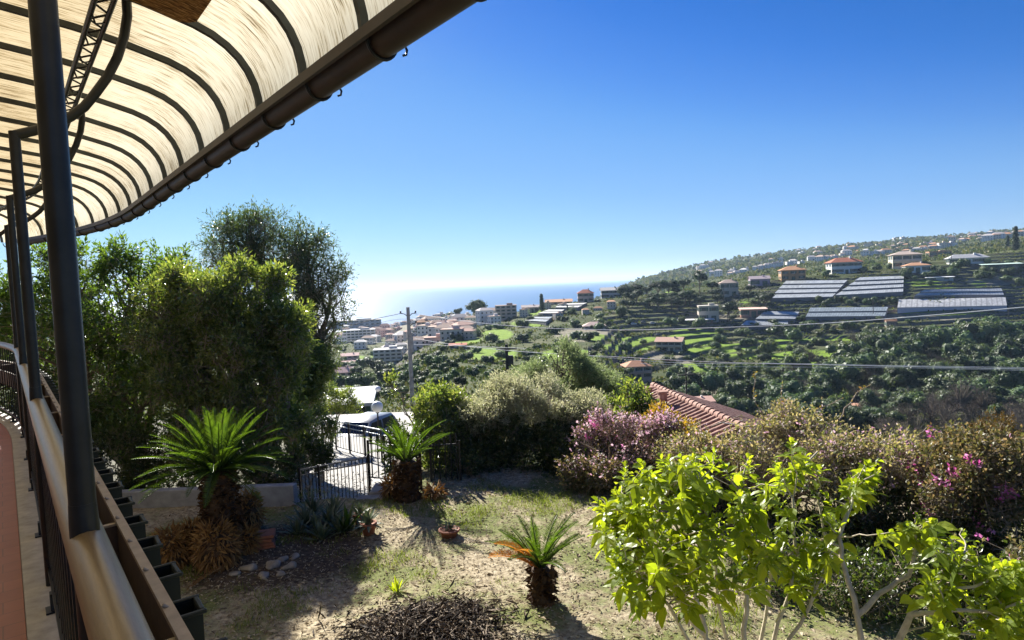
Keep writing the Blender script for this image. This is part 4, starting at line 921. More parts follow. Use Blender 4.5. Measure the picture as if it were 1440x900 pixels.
# --- low plants by the yard
magave = leafmat('aloe_leaf', ((.07, .10, .055), (.11, .14, .08), (.16, .19, .11)), .1, .4, (1.2, 1.3, .8))
mterra = simple('terracotta', (.28, .10, .05), .8, .3, 10, bmp=.2)
def rosette(name, label, cat, px, py, n, L, wd, seed, pot=None, m=None, group=None, el=(20, 85)):
    rng = np.random.default_rng(seed); q = G(px, py); z0 = gz(q.x, q.y); root = empty(name, (q.x, q.y, z0-.01), 0, label, cat, group); h = 0
    if pot:
        r, h = pot; mb = MB(); mb.lathe([(0.001, 0), (r*.68, 0), (r*.95, h*.82), (r*1.06, h*.82), (r*1.06, h), (r*.92, h), (r*.86, h*.9), (0.001, h*.88)], n=24); mb.build('pot', mterra, root); h *= .88
    az = np.arange(n)*2.4; e_ = np.radians(np.linspace(el[1], el[0], n)+rng.uniform(-8, 8, n))
    d = np.stack([np.cos(az)*np.cos(e_), np.sin(az)*np.cos(e_), np.sin(e_)], 1); u_ = np.stack([-np.cos(az)*np.sin(e_), -np.sin(az)*np.sin(e_), np.cos(e_)], 1)
    sz = L*rng.uniform(.7, 1.1, n); V_, F3, F4 = bigleaves(np.tile([[0, 0, h]], (n, 1))+rng.normal(size=(n, 3))*.012, d, u_, sz, np.full(n, wd), .12)
    link('leaves', np_mesh('leaves', V_, [F3, F4]), m or agave, root)
agave = magave
for i, (px, py, L) in enumerate(((430, 738, .40), (445, 748, .36), (462, 740, .42), (478, 750, .36), (418, 750, .3), (452, 757, .3), (470, 728, .42), (440, 722, .42))):
    rosette('aloe', 'pale grey green aloe in the clump before the gate fence', 'aloe', px, py, 26, L, .05, 200+i, group='aloes before the gate fence')
rosette('agave', 'dark spiky agave between the aloe clump and the potted plants', 'agave', 487, 748, 26, .45, .05, 210, m=mfrond, el=(15, 85))
rosette('potted_plant', 'leafy plant in a round terracotta pot on the dry lawn', 'potted plant', 519, 752, 30, .26, .055, 211, pot=(.11, .17), el=(-15, 80))
rosette('potted_plant', 'leafy plant in a dark pot behind the round terracotta pot', 'potted plant', 506, 738, 26, .24, .05, 212, pot=(.09, .15), el=(-10, 80))
rosette('potted_plant', 'small succulent in a wide low terracotta bowl, in the cycad shadow', 'potted plant', 632, 752, 18, .15, .03, 213, pot=(.14, .11), el=(0, 70))
rosette('young_plant', 'small bright green rosette alone in front of the twig heap', 'plant', 557, 830, 16, .22, .03, 214, m=mlime, el=(15, 85))
# stack of terracotta tiles
q = G(372, 770); st = empty('tile_stack', (q.x, q.y, gz(q.x, q.y)-.01), .25, 'stack of square terracotta tiles beside the cycad stumps', 'tile stack')
for i in range(4):
    mb = MB(); mb.box((random.uniform(-.012, .012), random.uniform(-.012, .012), .026+.047*i), (.27, .27, .042), random.uniform(-.12, .12), bev=.006); mb.build('tile', mterra, st)
# stones
mst = simple('garden_stone', (.26, .23, .19), .85, .4, 9, bmp=.5)
for i, (px, py, r) in enumerate(((352, 805, .075), (385, 800, .085), (398, 790, .06), (408, 800, .07), (372, 815, .06), (330, 812, .05), (415, 785, .055), (395, 812, .05))):
    q = G(px, py); mb = MB(); mb.lathe([(r*math.sin(math.pi*j/8), -r*.55*math.cos(math.pi*j/8)) for j in range(9)], n=12)
    for j, v in enumerate(mb.v):
        k = 1+.22*math.sin(v[0]*60+i)+.18*math.cos(v[1]*55+2*i); mb.v[j] = (v[0]*1.3*k, v[1]*k, v[2]*k)
    o_ = mb.build('stone', mst); o_.location = (q.x, q.y, gz(q.x, q.y)+r*.25); o_.rotation_euler = (0, 0, i*1.3)
    tag(o_, 'rounded grey stone lying in the bare soil beside the tile stack', 'stone', 'stones by the cycad stumps')
# low wall at the back of the bed, step by the fence
mwall = simple('lime_washed_wall', (.30, .30, .30), .8, .25, 5, bmp=.2)
mb = MB(); a, b_ = P(60, 735, 10.35), P(420, 708, 10.35); mb.box(((a.x+b_.x)/2, 10.25, .08), (b_.x-a.x, .16, .42), bev=.012)
o_ = mb.build('low_wall', mwall); tag(o_, 'low pale garden wall behind the large cycad', 'wall')
mb = MB(); mb.box((-2.08, 10.62, -.04), (.78, .5, .22), bev=.015); mb.box((-2.15, 10.28, -.055), (1.0, .2, .15), bev=.012)
o_ = mb.build('concrete_step', mwall); tag(o_, 'pale concrete step under the spiked fence', 'step')
# thin pipe on the ground behind the low wall
# --- iron fences in the yard
mfence = simple('black_iron', (.012, .012, .013), .45, .4, 10)
mgrey = simple('galvanised_rail', (.30, .32, .34), .4, .2, 10, metal=.6)
def fence(name, label, p0, p1, z0, z1, h, n, posts, toprail=(0, -.08), low=.1, spike=False, r=.008, tr=.016, mt=None):
    a, b = Vector((*p0, z0)), Vector((*p1, z1)); root = empty(name, a, 0, label, 'fence'); L = b-a
    for k in toprail: MB().tube([Vector((0, 0, h+k)), L+Vector((0, 0, h+k))], tr if k == 0 else tr*.7, 8).build('rail', mt or mfence, root)
    MB().tube([Vector((0, 0, low)), L+Vector((0, 0, low))], tr*.7, 6).build('rail', mfence, root)
    pb_ = MB().box((0, 0, (h-.0)/2), (tr*2.2, tr*2.2, h+.06)).mesh('post')
    for f in posts:
        o_ = link('post', pb_, mfence if not len(pb_.materials) else None, root); o_.location = L*f
    bm_ = MB(); bm_.tube([(0, 0, low), (0, 0, h-.0 if not spike else h+.1)], r, 6)
    if spike: bm_.lathe([(r, h-.02), (r*2.6, h+.02), (r*1.5, h+.06), (r*2, h+.09), (.001, h+.17)], n=8)
    pb2 = bm_.mesh('bar')
    for i in range(n):
        o_ = link('bar', pb2, mfence if not len(pb2.materials) else None, root); o_.location = L*((i+.5)/n)
    return root
fa, fb = P(424, 712, 11.1), P(521, 690, 11.0)
fence('gate_fence', 'black iron gate fence with a sloping top rail beside the spiked fence', (fa.x, 11.1), (fb.x, 10.95), -.58, -.36, .86, 19, (0, .28, 1), toprail=(0, -.1), mt=mgrey)
fence('spiked_fence', 'tall black iron fence with knobbed spikes standing on the concrete step', (fb.x+.02, 10.9), (-1.62, 10.5), .06, .06, .72, 8, (0, 1), toprail=(-.03,), spike=True, r=.012)
fence('yard_fence', 'dark railing with two pale top rails crossing the driveway by the car', (P(452, 595, 21.5).x, 21.5), (P(560, 630, 16.6).x, 16.6), dz(21.5)+.0, dz(16.6)+.0, .92, 26, (0, .22, .42, .62, .82, 1), toprail=(0, -.14), mt=mgrey, tr=.022)
fence('hedge_fence', 'short dark spiked fence half hidden in the hedge right of the cycad', (-1.5, 10.9), (-1.0, 10.95), -.1, -.1, .8, 5, (0, 1), toprail=(-.03,), spike=True, r=.011)
# --- globe lamps
mglobe, nt, b, o = nodes('white_globe'); b.inputs['Base Color'].default_value = (.82, .82, .80, 1); b.inputs['Roughness'].default_value = .25
for px, py, Y, r, lab in ((530.5, 572, 21, .19, 'white globe lamp on a pole beside the parked car'), (531.5, 547, 33, .15, 'smaller white globe lamp on a pole against the valley trees')):
    p = P(px, py, Y); z0 = dz(Y)-1.2 if Y > 30 else dz(Y)
    root = empty('globe_lamp', (p.x, p.y, z0), 0, lab, 'lamp'); h = p.z-z0
    MB().tube([(0, 0, 0), (0, 0, h-r*.9)], .025, 8).build('pole', mfence, root)
    MB().lathe([(r*math.sin(math.pi*i/14), h-r*math.cos(math.pi*i/14)) for i in range(15)], n=22).build('globe', mglobe, root)
    MB().lathe([(.03, h-r*1.15), (.06, h-r*1.05), (.06, h-r*.93)], n=12).build('collar', mfence, root)

# --- litter, grass, twigs
def scatter(n, rng, x0, x1, y0, y1): return np.stack([rng.uniform(x0, x1, n), rng.uniform(y0, y1, n)], 1)
def gzn(p): return .035*np.sin(p[:, 0]*1.3+.4)*np.cos(p[:, 1]*.9)+.02*np.sin(p[:, 0]*3.1+p[:, 1]*2.3)+.11*np.exp(-(((p[:, 0]+1.05)/.95)**2+((p[:, 1]-6.2)/.75)**2)*1.1)
mlit = leafmat('dry_leaf_litter', ((.17, .12, .07), (.36, .29, .19), (.54, .47, .35)), .15, .75, (1, 1, .9), spec=.2)
rng = np.random.default_rng(5); p = scatter(34000, rng, -5.5, 4.2, 4.2, 11.8); q = np.c_[p, gzn(p)+.008]; N = len(q)
dd = unit(N, rng); dd[:, 2] *= .25; nn = nrm(unit(N, rng)*.35+np.array([[0, 0, 1]])); sz = rng.uniform(.018, .055, N)*np.where(rng.random(N) < .025, 2.2, 1)
V_, F_ = kites(q, dd, nn, sz, sz*rng.uniform(.25, .6, N), .3); tag(link('leaf_litter', np_mesh('leaf_litter', V_, [F_]), mlit), kind='stuff')
mgr = leafmat('lawn_grass', ((.10, .14, .025), (.17, .21, .04), (.24, .25, .07)), .45, .5, (1.4, 1.5, .5))
p = scatter(90000, rng, -4.5, 4.5, 4.2, 11.8); q = np.c_[p, gzn(p)]; k = vnoise(np.c_[p, 0*p[:, :1]], 2.4, 17)+.4*vnoise(np.c_[p, 0*p[:, :1]], 7, 18)+np.where(((p[:, 0]+2.2)/1.2)**2+((p[:, 1]-7.4)/.8)**2 < 1, .5, 0)+np.where(((p[:, 0]-.2)/2.2)**2+((p[:, 1]-9.6)/.5)**2 < 1, .6, 0)
keep = (k > .36+rng.random(len(p))*.6) & ~((((p[:, 0]+1.05)/1.0)**2+((p[:, 1]-6.15)/.8)**2) < 1); q = q[keep]; N = len(q)
dd = unit(N, rng)*.55+np.array([[0, 0, 1]]); sz = rng.uniform(.03, .085, N)*np.where(vnoise(q, 11, 23) > .75, 1.9, 1); V_, F_ = kites(q, dd, unit(N, rng), sz, np.full(N, .006), .2)
tag(link('grass', np_mesh('grass', V_, [F_]), mgr), kind='stuff')
mtw = leafmat('cut_twig', ((.014, .010, .008), (.05, .037, .027), (.34, .27, .20)), .0, .8, (1, 1, 1), spec=.2)
n_ = 5200; p = np.stack([rng.normal(-.95, .40, n_), rng.normal(6.0, .34, n_)], 1); q = np.c_[p, gzn(p)+rng.random(n_)**2*.07]
dd = unit(n_, rng); dd[:, 2] *= .3; sz = rng.uniform(.025, .10, n_)*np.where(rng.random(n_) < .08, 3.2, 1); V_, F_ = kites(q-dd*sz[:, None]*.5, dd, unit(n_, rng), sz, rng.uniform(.006, .026, n_), .4)
tag(link('twig_litter', np_mesh('twig_litter', V_, [F_]), mtw), kind='stuff')
# ------------------------------------------------------------------ utility poles and wires
mpole = simple('weathered_pole', (.34, .32, .30), .85, .3, 6, bmp=.3)
mpdark = simple('tarred_pole', (.05, .045, .04), .85, .3, 6)
mins = simple('insulator', (.08, .05, .035), .3, .3, 8)
mwire = simple('pale_wire', (.82, .82, .80), .5, .1, 4)
mwdark = simple('black_wire', (.02, .02, .02), .6, .1, 4)
top = P(573.5, 432, 36); zb_ = tz(top.x, 36)-.3
up_ = empty('utility_pole', (top.x, 36, zb_), 0, 'weathered grey utility pole with insulator arms in front of the sea', 'utility pole'); H_ = top.z-zb_
MB().tube([(0, 0, 0), (0, 0, H_*.5), (0, 0, H_)], [.15, .12, .095], 12).build('pole', mpole, up_)
for k, (dz_, s_) in enumerate(((-.38, 1), (-.38, -1), (-.95, 1))):
    mb = MB(); mb.tube([(0, 0, H_+dz_-.18), (.2*s_, 0, H_+dz_), (.42*s_, 0, H_+dz_+.05)], .025, 6); mb.build('arm', mpdark, up_)
    MB().lathe([(.001, 0), (.05, .01), (.06, .04), (.035, .06), (.055, .09), (.03, .13), (.001, .14)], (.42*s_, 0, H_+dz_+.05), 10).build('insulator', mins, up_)
MB().box((.12, 0, H_-2.0), (.16, .2, 1.1), bev=.02).build('junction_box', mpole, up_)
p = P(712, 484, 62); z0 = tz(p.x, 62)-.5; r = empty('utility_pole', (p.x, 62, z0), 0, 'dark utility pole with a transformer box, in front of green terraces', 'utility pole'); h = p.z-z0
MB().tube([(0, 0, 0), (0, 0, h)], [.2, .15], 10).build('pole', mpdark, r)
MB().box((.35, -.1, h-1.6), (.55, .5, 1.0), bev=.05).build('transformer', mpdark, r); MB().box((0, 0, h-.45), (2.0, .14, .16)).build('cross_arm', mpdark, r)
for px, py, Y, hh, lab in ((945, 438, 440, 14, 'thin pole among the dark pines beside the beige house'), (1018, 422, 430, 12, 'thin pole at the corner of the beige two storey house'), (1026, 448, 425, 11, 'thin pole right of the beige two storey house'), (1228, 442, 400, 12, 'thin pole in front of the dark glazed greenhouse'), (1338, 368, 560, 17, 'tall thin pole behind the long white villa'), (1418, 452, 430, 10, 'thin pole right of the pale greenhouse'), (966, 560, 70, 5, 'thin pole above the small gabled house')):
    q = ground_at(px, py+4, y0=Y*.6) if Y > 100 else P(px, py+20, Y)
    r = empty('utility_pole', q, 0, lab, 'utility pole')
    MB().tube([(0, 0, -1), (0, 0, hh)], [.24 if Y > 100 else .1, .16 if Y > 100 else .08], 6).build('pole', mpdark, r)
    MB().box((0, 0, hh-.8), (1.8, .12, .14)).build('cross_arm', mpdark, r)
def wire(label, pts, r, mat=mwire):
    """a hanging cable through points (px, py, distance)"""
    q = [P(*a) for a in pts]; fine = []
    n = len(q)
    for i in range(n-1):
        p0, p1, p2, p3 = q[max(i-1, 0)], q[i], q[i+1], q[min(i+2, n-1)]
        for k in range(10):
            t = k/10; fine.append(.5*((2*p1)+(p2-p0)*t+(2*p0-5*p1+4*p2-p3)*t*t+(3*p1-p0-3*p2+p3)*t**3))
    fine.append(q[-1]); tag(MB().tube(fine, r, 6).build('overhead_wire', mat), label, 'wire')
wire('thick pale wire sagging from the pole top across the greenhouses to the right', [(583, 441, 36), (640, 450, 34), (740, 460, 31), (870, 464, 28), (1000, 461, 25), (1170, 454, 22), (1440, 432, 18), (1560, 418, 17)], 0.0137)
wire('black wire from the pole top down into the olive tree', [(563, 441, 36), (530, 448, 35), (490, 459, 34), (430, 480, 33)], 0.0158, mwdark)
wire('pale wire crossing the lower arm of the pole and the grey valley', [(430, 477, 40), (500, 480, 38), (575, 484, 36.2), (660, 487, 34), (740, 490, 32)], 0.0122)
wire('pale wire running below the green fields to the right edge', [(583, 476, 36), (640, 485, 34), (740, 495, 31), (870, 502, 28), (1000, 509, 26), (1200, 514, 24), (1440, 519, 22), (1560, 521, 21)], 0.0130)
wire('second pale wire just below the one under the green fields', [(800, 498, 46), (950, 510, 44), (1100, 511, 42), (1250, 514, 40), (1440, 517, 38), (1560, 520, 37)], 0.0137)
wire('thin wire lowest of the three across the dark wood', [(900, 511, 60), (1000, 515, 58), (1100, 516, 57), (1250, 517, 55), (1440, 521, 52)], 0.0115)
wire('pale cable crossing just above the hedge at the right', [(1010, 594, 11), (1090, 604, 10.6), (1150, 616, 10.2), (1250, 625, 9.8), (1440, 632, 9.2), (1560, 634, 9)], 0.0079)
wire('short pale cable slanting down to the tiled roof', [(800, 536, 24), (850, 560, 22.5), (885, 578, 21.5), (950, 600, 20)], 0.0086)
wire('thin cable high among the middle bushes', [(612, 453, 36), (560, 449, 37), (500, 463, 38)], 0.0086, mwdark)

# ------------------------------------------------------------------ neighbouring tiled roof
mtr, nt, b, o = nodes('roof_tiles_red')
nt.links.new(ramp(nt, noise(nt, 5, 6, .75), [(.3, (.14, .07, .05)), (.5, (.30, .155, .115)), (.7, (.46, .30, .23))]), b.inputs['Base Color']); b.inputs['Roughness'].default_value = .85
mcream = simple('cream_wall', (.52, .46, .36), .9, .15, 2)
R1, R2 = P(921, 545, 29), P(1030, 603, 21.2); R2.z = R1.z
hs_ = empty('tiled_house', (R1.x, R1.y, R1.z-6), 0, 'house with a red pantile gable roof just beyond the hedge', 'house'); B = Vector((R1.x, R1.y, R1.z-6))
ax = (R2-R1); ax.z = 0; L = ax.length; ax.normalize(); out = Vector((-ax.y, ax.x, 0)); out = out if out.x < 0 else -out
a0, a1 = R1-ax*.3-B, R2+ax*1.2-B; L += 1.2; sl_, w_ = 1.55, 4.3
mb = MB(); nrow = int((L+.3)/.36)
for side in (1, -1):
    o_ = out*side
    for i in range(nrow):
        c = a0+ax*(.36*i+.18); d = (o_*w_-Vector((0, 0, sl_)))
        for half, up2 in ((.0, .05), (.18, .0)):
            n_ = 7
            for k in range(n_):
                s0, s1 = k/n_, (k+1)/n_+.02; rr_ = .105 if half == 0 else .10
                p0, p1 = c+ax*half+d*s0+Vector((0, 0, up2+.025)), c+ax*half+d*s1+Vector((0, 0, up2))
                vs = []
                for p_, q_ in ((p0, .92), (p1, 1.08)):
                    for j in range(6):
                        a = math.pi*j/5; hgt = math.sin(a)*rr_*.75 if half == 0 else -math.sin(a)*rr_*.5
                        vs.append(p_+ax*(math.cos(a)*rr_*q_)+Vector((0, 0, hgt*q_)))
                mb.add(vs, [[j, j+1, 7+j, 6+j] for j in range(5)], 0, True)
rf = mb.build('roof', mtr, hs_)
mb = MB()
for i in range(int((L+.3)/.38)):
    c = a0+ax*(.38*i); mb.tube([c+Vector((0, 0, .07)), c+ax*.42+Vector((0, 0, .10))], [.13, .15], 9)
mb.build('ridge_tiles', mtr, rf)
mb = MB(); c0, c1 = a0+ax*.35, a1-ax*.25
poly = [out*(w_-.4)-Vector((0, 0, sl_*.93)), -out*(w_-.4)-Vector((0, 0, sl_*.93)), -out*(w_-.4)-Vector((0, 0, 6)), out*(w_-.4)-Vector((0, 0, 6)), Vector((0, 0, -.08))]
vs = [c0+p_ for p_ in poly]+[c1+p_ for p_ in poly]
mb.add(vs, [[0, 3, 2, 1, 4], [5, 9, 6, 7, 8], [0, 5, 8, 3], [1, 2, 7, 6]]); mb.build('wall', mcream, hs_)
for f, dd_, s_ in ((.24, .9, (.24, .24, .7)), (.41, .85, (.3, .3, .8))):
    c = a0+ax*(L*f)+out*dd_+Vector((0, 0, -sl_*dd_/w_+.3)); mb = MB(); mb.box(c, s_, math.atan2(ax.y, ax.x)); mb.box(c+Vector((0, 0, s_[2]/2+.03)), (s_[0]+.1, s_[1]+.1, .06), math.atan2(ax.y, ax.x)); mb.build('chimney', mtr, rf)

# ------------------------------------------------------------------ cars
mglass = simple('dark_window_glass', (.012, .014, .016), .08, .2, 5, spec=.8)
mtyre = simple('tyre', (.02, .02, .02), .85, .2, 9)
mrim = simple('alloy', (.4, .4, .4), .35, .1, 9, metal=.8)
def car(label, loc, rz, paint, group=None, detail=True):
    root = empty('parked_car', loc, rz, label, 'car', group)
    prof = [(-2.0, .45), (-2.05, .75), (-1.95, .98), (-1.75, 1.42), (-1.45, 1.66), (-.2, 1.72), (.55, 1.62), (1.15, 1.12), (1.85, .98), (2.05, .78), (2.05, .42), (1.7, .3), (-1.8, .3)]
    n = len(prof); mb = MB(); vs = []
    for y in (-.84, -.78, .78, .84):
        for x, z in prof:
            tum = max(0, z-.95)*.16; k = .97 if abs(y) > .8 else 1
            vs.append(((x*k), (abs(y)-tum)*(1 if y > 0 else -1), .3+(z-.3)*k+.01))
    mb.add(vs, [[r*n+i, r*n+(i+1) % n, (r+1)*n+(i+1) % n, (r+1)*n+i] for r in range(3) for i in range(n)]+[list(range(n-1, -1, -1)), list(range(3*n, 4*n))], 0, True)
    mb.build('body', paint, root)
    def win(nm, pts): MB().add(pts, [list(range(len(pts)))]).build(nm, mglass, root)
    win('windscreen', [(.62, -.66, 1.60), (.62, .66, 1.60), (1.14, .72, 1.17), (1.14, -.72, 1.17)])
    win('rear_window', [(-1.66, .62, 1.58), (-1.66, -.62, 1.58), (-1.93, -.70, 1.14), (-1.93, .70, 1.14)])
    for s in (-1, 1):
        for x0, x1, x2, x3 in ((-.35, .5, .98, -.35), (-1.5, -.45, -.45, -1.62)):
            pts = [(x0, s*.745, 1.56), (x1, s*.745, 1.56), (x2, s*.836, 1.08), (x3, s*.836, 1.08)]; win('side_window', pts if s < 0 else pts[::-1])
        if not detail: continue
        MB().box((2.0, s*.6, .82), (.16, .34, .14), bev=.03).build('headlight', mrim, root); MB().box((-2.02, s*.66, .9), (.08, .2, .26), bev=.03).build('tail_light', mterra, root)
        MB().box((.78, s*.92, 1.12), (.14, .16, .11), bev=.03).build('mirror', paint, root)
        for x in (-1.28, 1.3):
            w_ = MB().tube([(x, s*.70, .31), (x, s*.86, .31)], .31, 20).build('wheel', mtyre, root); MB().tube([(x, s*.83, .31), (x, s*.868, .31)], .19, 12).build('rim', mrim, w_)
    if detail: MB().box((2.03, 0, .55), (.08, 1.2, .2), bev=.03).build('grille', mtyre, root)
    return root
mw_ = simple('silver_paint', (.22, .23, .25), .3, .08, 4, metal=.3)
p = P(512, 600, 24.5); car('silver car with dark windows parked beyond the driveway railing', (p.x, 24.5, dz(24.5)-.75), -1.9, mw_).scale = (.8, .8, .8)
for (px, py, nm, c, a) in ((891, 457, 'white', (.7, .7, .7), .2), (905, 455, 'dark grey', (.1, .1, .11), .1), (918, 456, 'silver', (.5, .5, .5), .3), (926, 473, 'black', (.03, .03, .03), .5)):
    q = ground_at(px, py, y0=250)
    if q: car('%s car on the far slope by the dark pines, above the green field' % nm, q+Vector((0, 0, .1)), a, simple('car_paint_'+nm.replace(' ', '_'), c, .35), detail=False)

# ------------------------------------------------------------------ buildings of the valley
WM = {}
def wm(c, nm='render'):
    k = tuple(round(x, 3) for x in c)
    if k not in WM: WM[k] = simple('%s_%d' % (nm, len(WM)), c, .9, .12, 1.2)
    return WM[k]
mwin = simple('window_glass_dark', (.025, .03, .04), .15, .3, 3, spec=.7)
mshut = simple('green_shutter', (.05, .09, .06), .7, .2, 3)
RED, OR, PINK, WHITE, CREAM, GREY, BEIGE = (.42, .13, .07), (.44, .22, .11), (.58, .34, .28), (.72, .70, .66), (.62, .55, .42), (.42, .42, .42), (.46, .40, .32)
WMESH = {}
def winmesh(w, h):
    k = (round(w, 1), round(h, 1))
    if k not in WMESH:
        mb = MB(); mb.box((0, 0, 0), (k[0], .12, k[1]), mat=0); mb.box((0, 0, -k[1]/2-.06), (k[0]+.3, .3, .12), mat=1)
        for s_ in (-1, 1): mb.box((s_*(k[0]*.75+.02), -.02, 0), (k[0]*.46, .09, k[1]*1.04), mat=2)
        me = mb.mesh('window'); me.materials.append(mwin); me.materials.append(wm(WHITE)); me.materials.append(mshut); WMESH[k] = me
    return WMESH[k]
def house(name, label, px, py, wpx, hpx, wall=WHITE, roof=RED, kind='hip', depth=.8, rz=0.0, floors=2, nwin=4, group=None, cat='house', y0=100, Y=None, balc=0, chim=1, door=True, sides=True, roofshare=.28, pos=None):
    p = pos or (ground_at(px, py, y0) if Y is None else P(px, py, Y))
    if p is None: return None
    k = p.y/FPX; W, Ht = wpx*k, hpx*k; D = W*depth; rz = rz-math.atan2(p.x, p.y)*.6
    root = empty(name, p+Vector((0, D*.5*0, 0)), rz, label, cat, group)
    hr = Ht*roofshare if kind in ('hip', 'gable') else (.12*Ht); hw = Ht-hr; base = -max(2.5, D*.25)
    mb = MB(); mb.box((0, D/2, (hw+base)/2), (W, D, hw-base)); mb.build('wall', wm(wall), root)
    e = .05*W
    mb = MB()
    if kind == 'hip':
        r = min(W, D)*.42; x = max(W/2-r, .05*W)
        vs = [(-W/2-e, -e, hw), (W/2+e, -e, hw), (W/2+e, D+e, hw), (-W/2-e, D+e, hw), (-x, D/2, Ht), (x, D/2, Ht)]
        mb.add(vs+[(v[0], v[1], v[2]-.18) for v in vs[:4]], [[0, 1, 5, 4], [1, 2, 5], [2, 3, 4, 5], [3, 0, 4], [9, 8, 7, 6], [0, 6, 7, 1], [1, 7, 8, 2], [2, 8, 9, 3], [3, 9, 6, 0]])
    elif kind == 'gable':
        vs = [(-W/2-e, -e, hw), (W/2+e, -e, hw), (W/2+e, D+e, hw), (-W/2-e, D+e, hw), (-W/2-e, D/2, Ht), (W/2+e, D/2, Ht)]
        mb.add(vs+[(v[0], v[1], v[2]-.2) for v in vs], [[0, 1, 5, 4], [2, 3, 4, 5], [0, 6, 7, 1], [3, 2, 8, 9], [0, 4, 10, 6], [4, 3, 9, 10], [1, 7, 11, 5], [5, 11, 8, 2], [6, 10, 11, 7], [9, 8, 11, 10]])
        mb2 = MB(); mb2.add([(-W/2+.01, 0.01, hw-.1), (-W/2+.01, D-.01, hw-.1), (-W/2+.01, D/2, Ht-.3), (W/2-.01, 0.01, hw-.1), (W/2-.01, D-.01, hw-.1), (W/2-.01, D/2, Ht-.3)], [[0, 2, 1], [3, 4, 5]]); mb2.build('gable_wall', wm(wall), root)
    elif kind == 'flat':
        mb.box((0, D/2, hw+.05), (W+e*.6, D+e*.6, .3)); mb.box((W*.18, D*.5, hw+.2+hr*.5), (W*.28, D*.35, hr))
    else:                                      # mono-pitch towards the viewer
        vs = [(-W/2-e, -e, hw), (W/2+e, -e, hw), (W/2+e, D+e, Ht), (-W/2-e, D+e, Ht)]
        mb.add(vs+[(v[0], v[1], v[2]-.2) for v in vs], [[0, 1, 2, 3], [7, 6, 5, 4], [0, 4, 5, 1], [1, 5, 6, 2], [2, 6, 7, 3], [3, 7, 4, 0]])
        mb.box((0, D*.5, hw), (W*.98, D*.96, .05))
    rf = mb.build('roof', wm(roof, 'roof'), root)
    if chim and kind in ('hip', 'gable'): MB().box((W*.2, D*.42, Ht), (W*.06, W*.06, Ht*.18)).build('chimney', wm(wall), rf)
    fh = hw/floors; ww, wh = min(W/(nwin*2.0), fh*.55), fh*.48
    for f in range(floors):
        for i in range(nwin):
            x = -W/2+W*(i+.5)/nwin; z = fh*(f+.56)
            if f == 0 and door and i == nwin//2:
                MB().box((x, -.03, fh*.36), (ww*1.1, .12, fh*.72)).build('door', mshut, root); continue
            o_ = link('window', winmesh(ww, wh), None, root); o_.location = (x, -.03, z)
        if sides:
            for i in range(2):
                for s in (-1, 1):
                    o_ = link('window', winmesh(ww, wh), None, root); o_.location = (s*(W/2+.03), D*(.27+.46*i), fh*(f+.56)); o_.rotation_euler = (0, 0, s*math.pi/2)
        if balc and f > 0:
            bb = MB(); bb.box((0, -.75, fh*f+.08), (W*.9, 1.5, .16)); bb.box((0, -1.46, fh*f+.55), (W*.9, .06, .75)); bb.build('balcony', wm(wall), root)
    return root
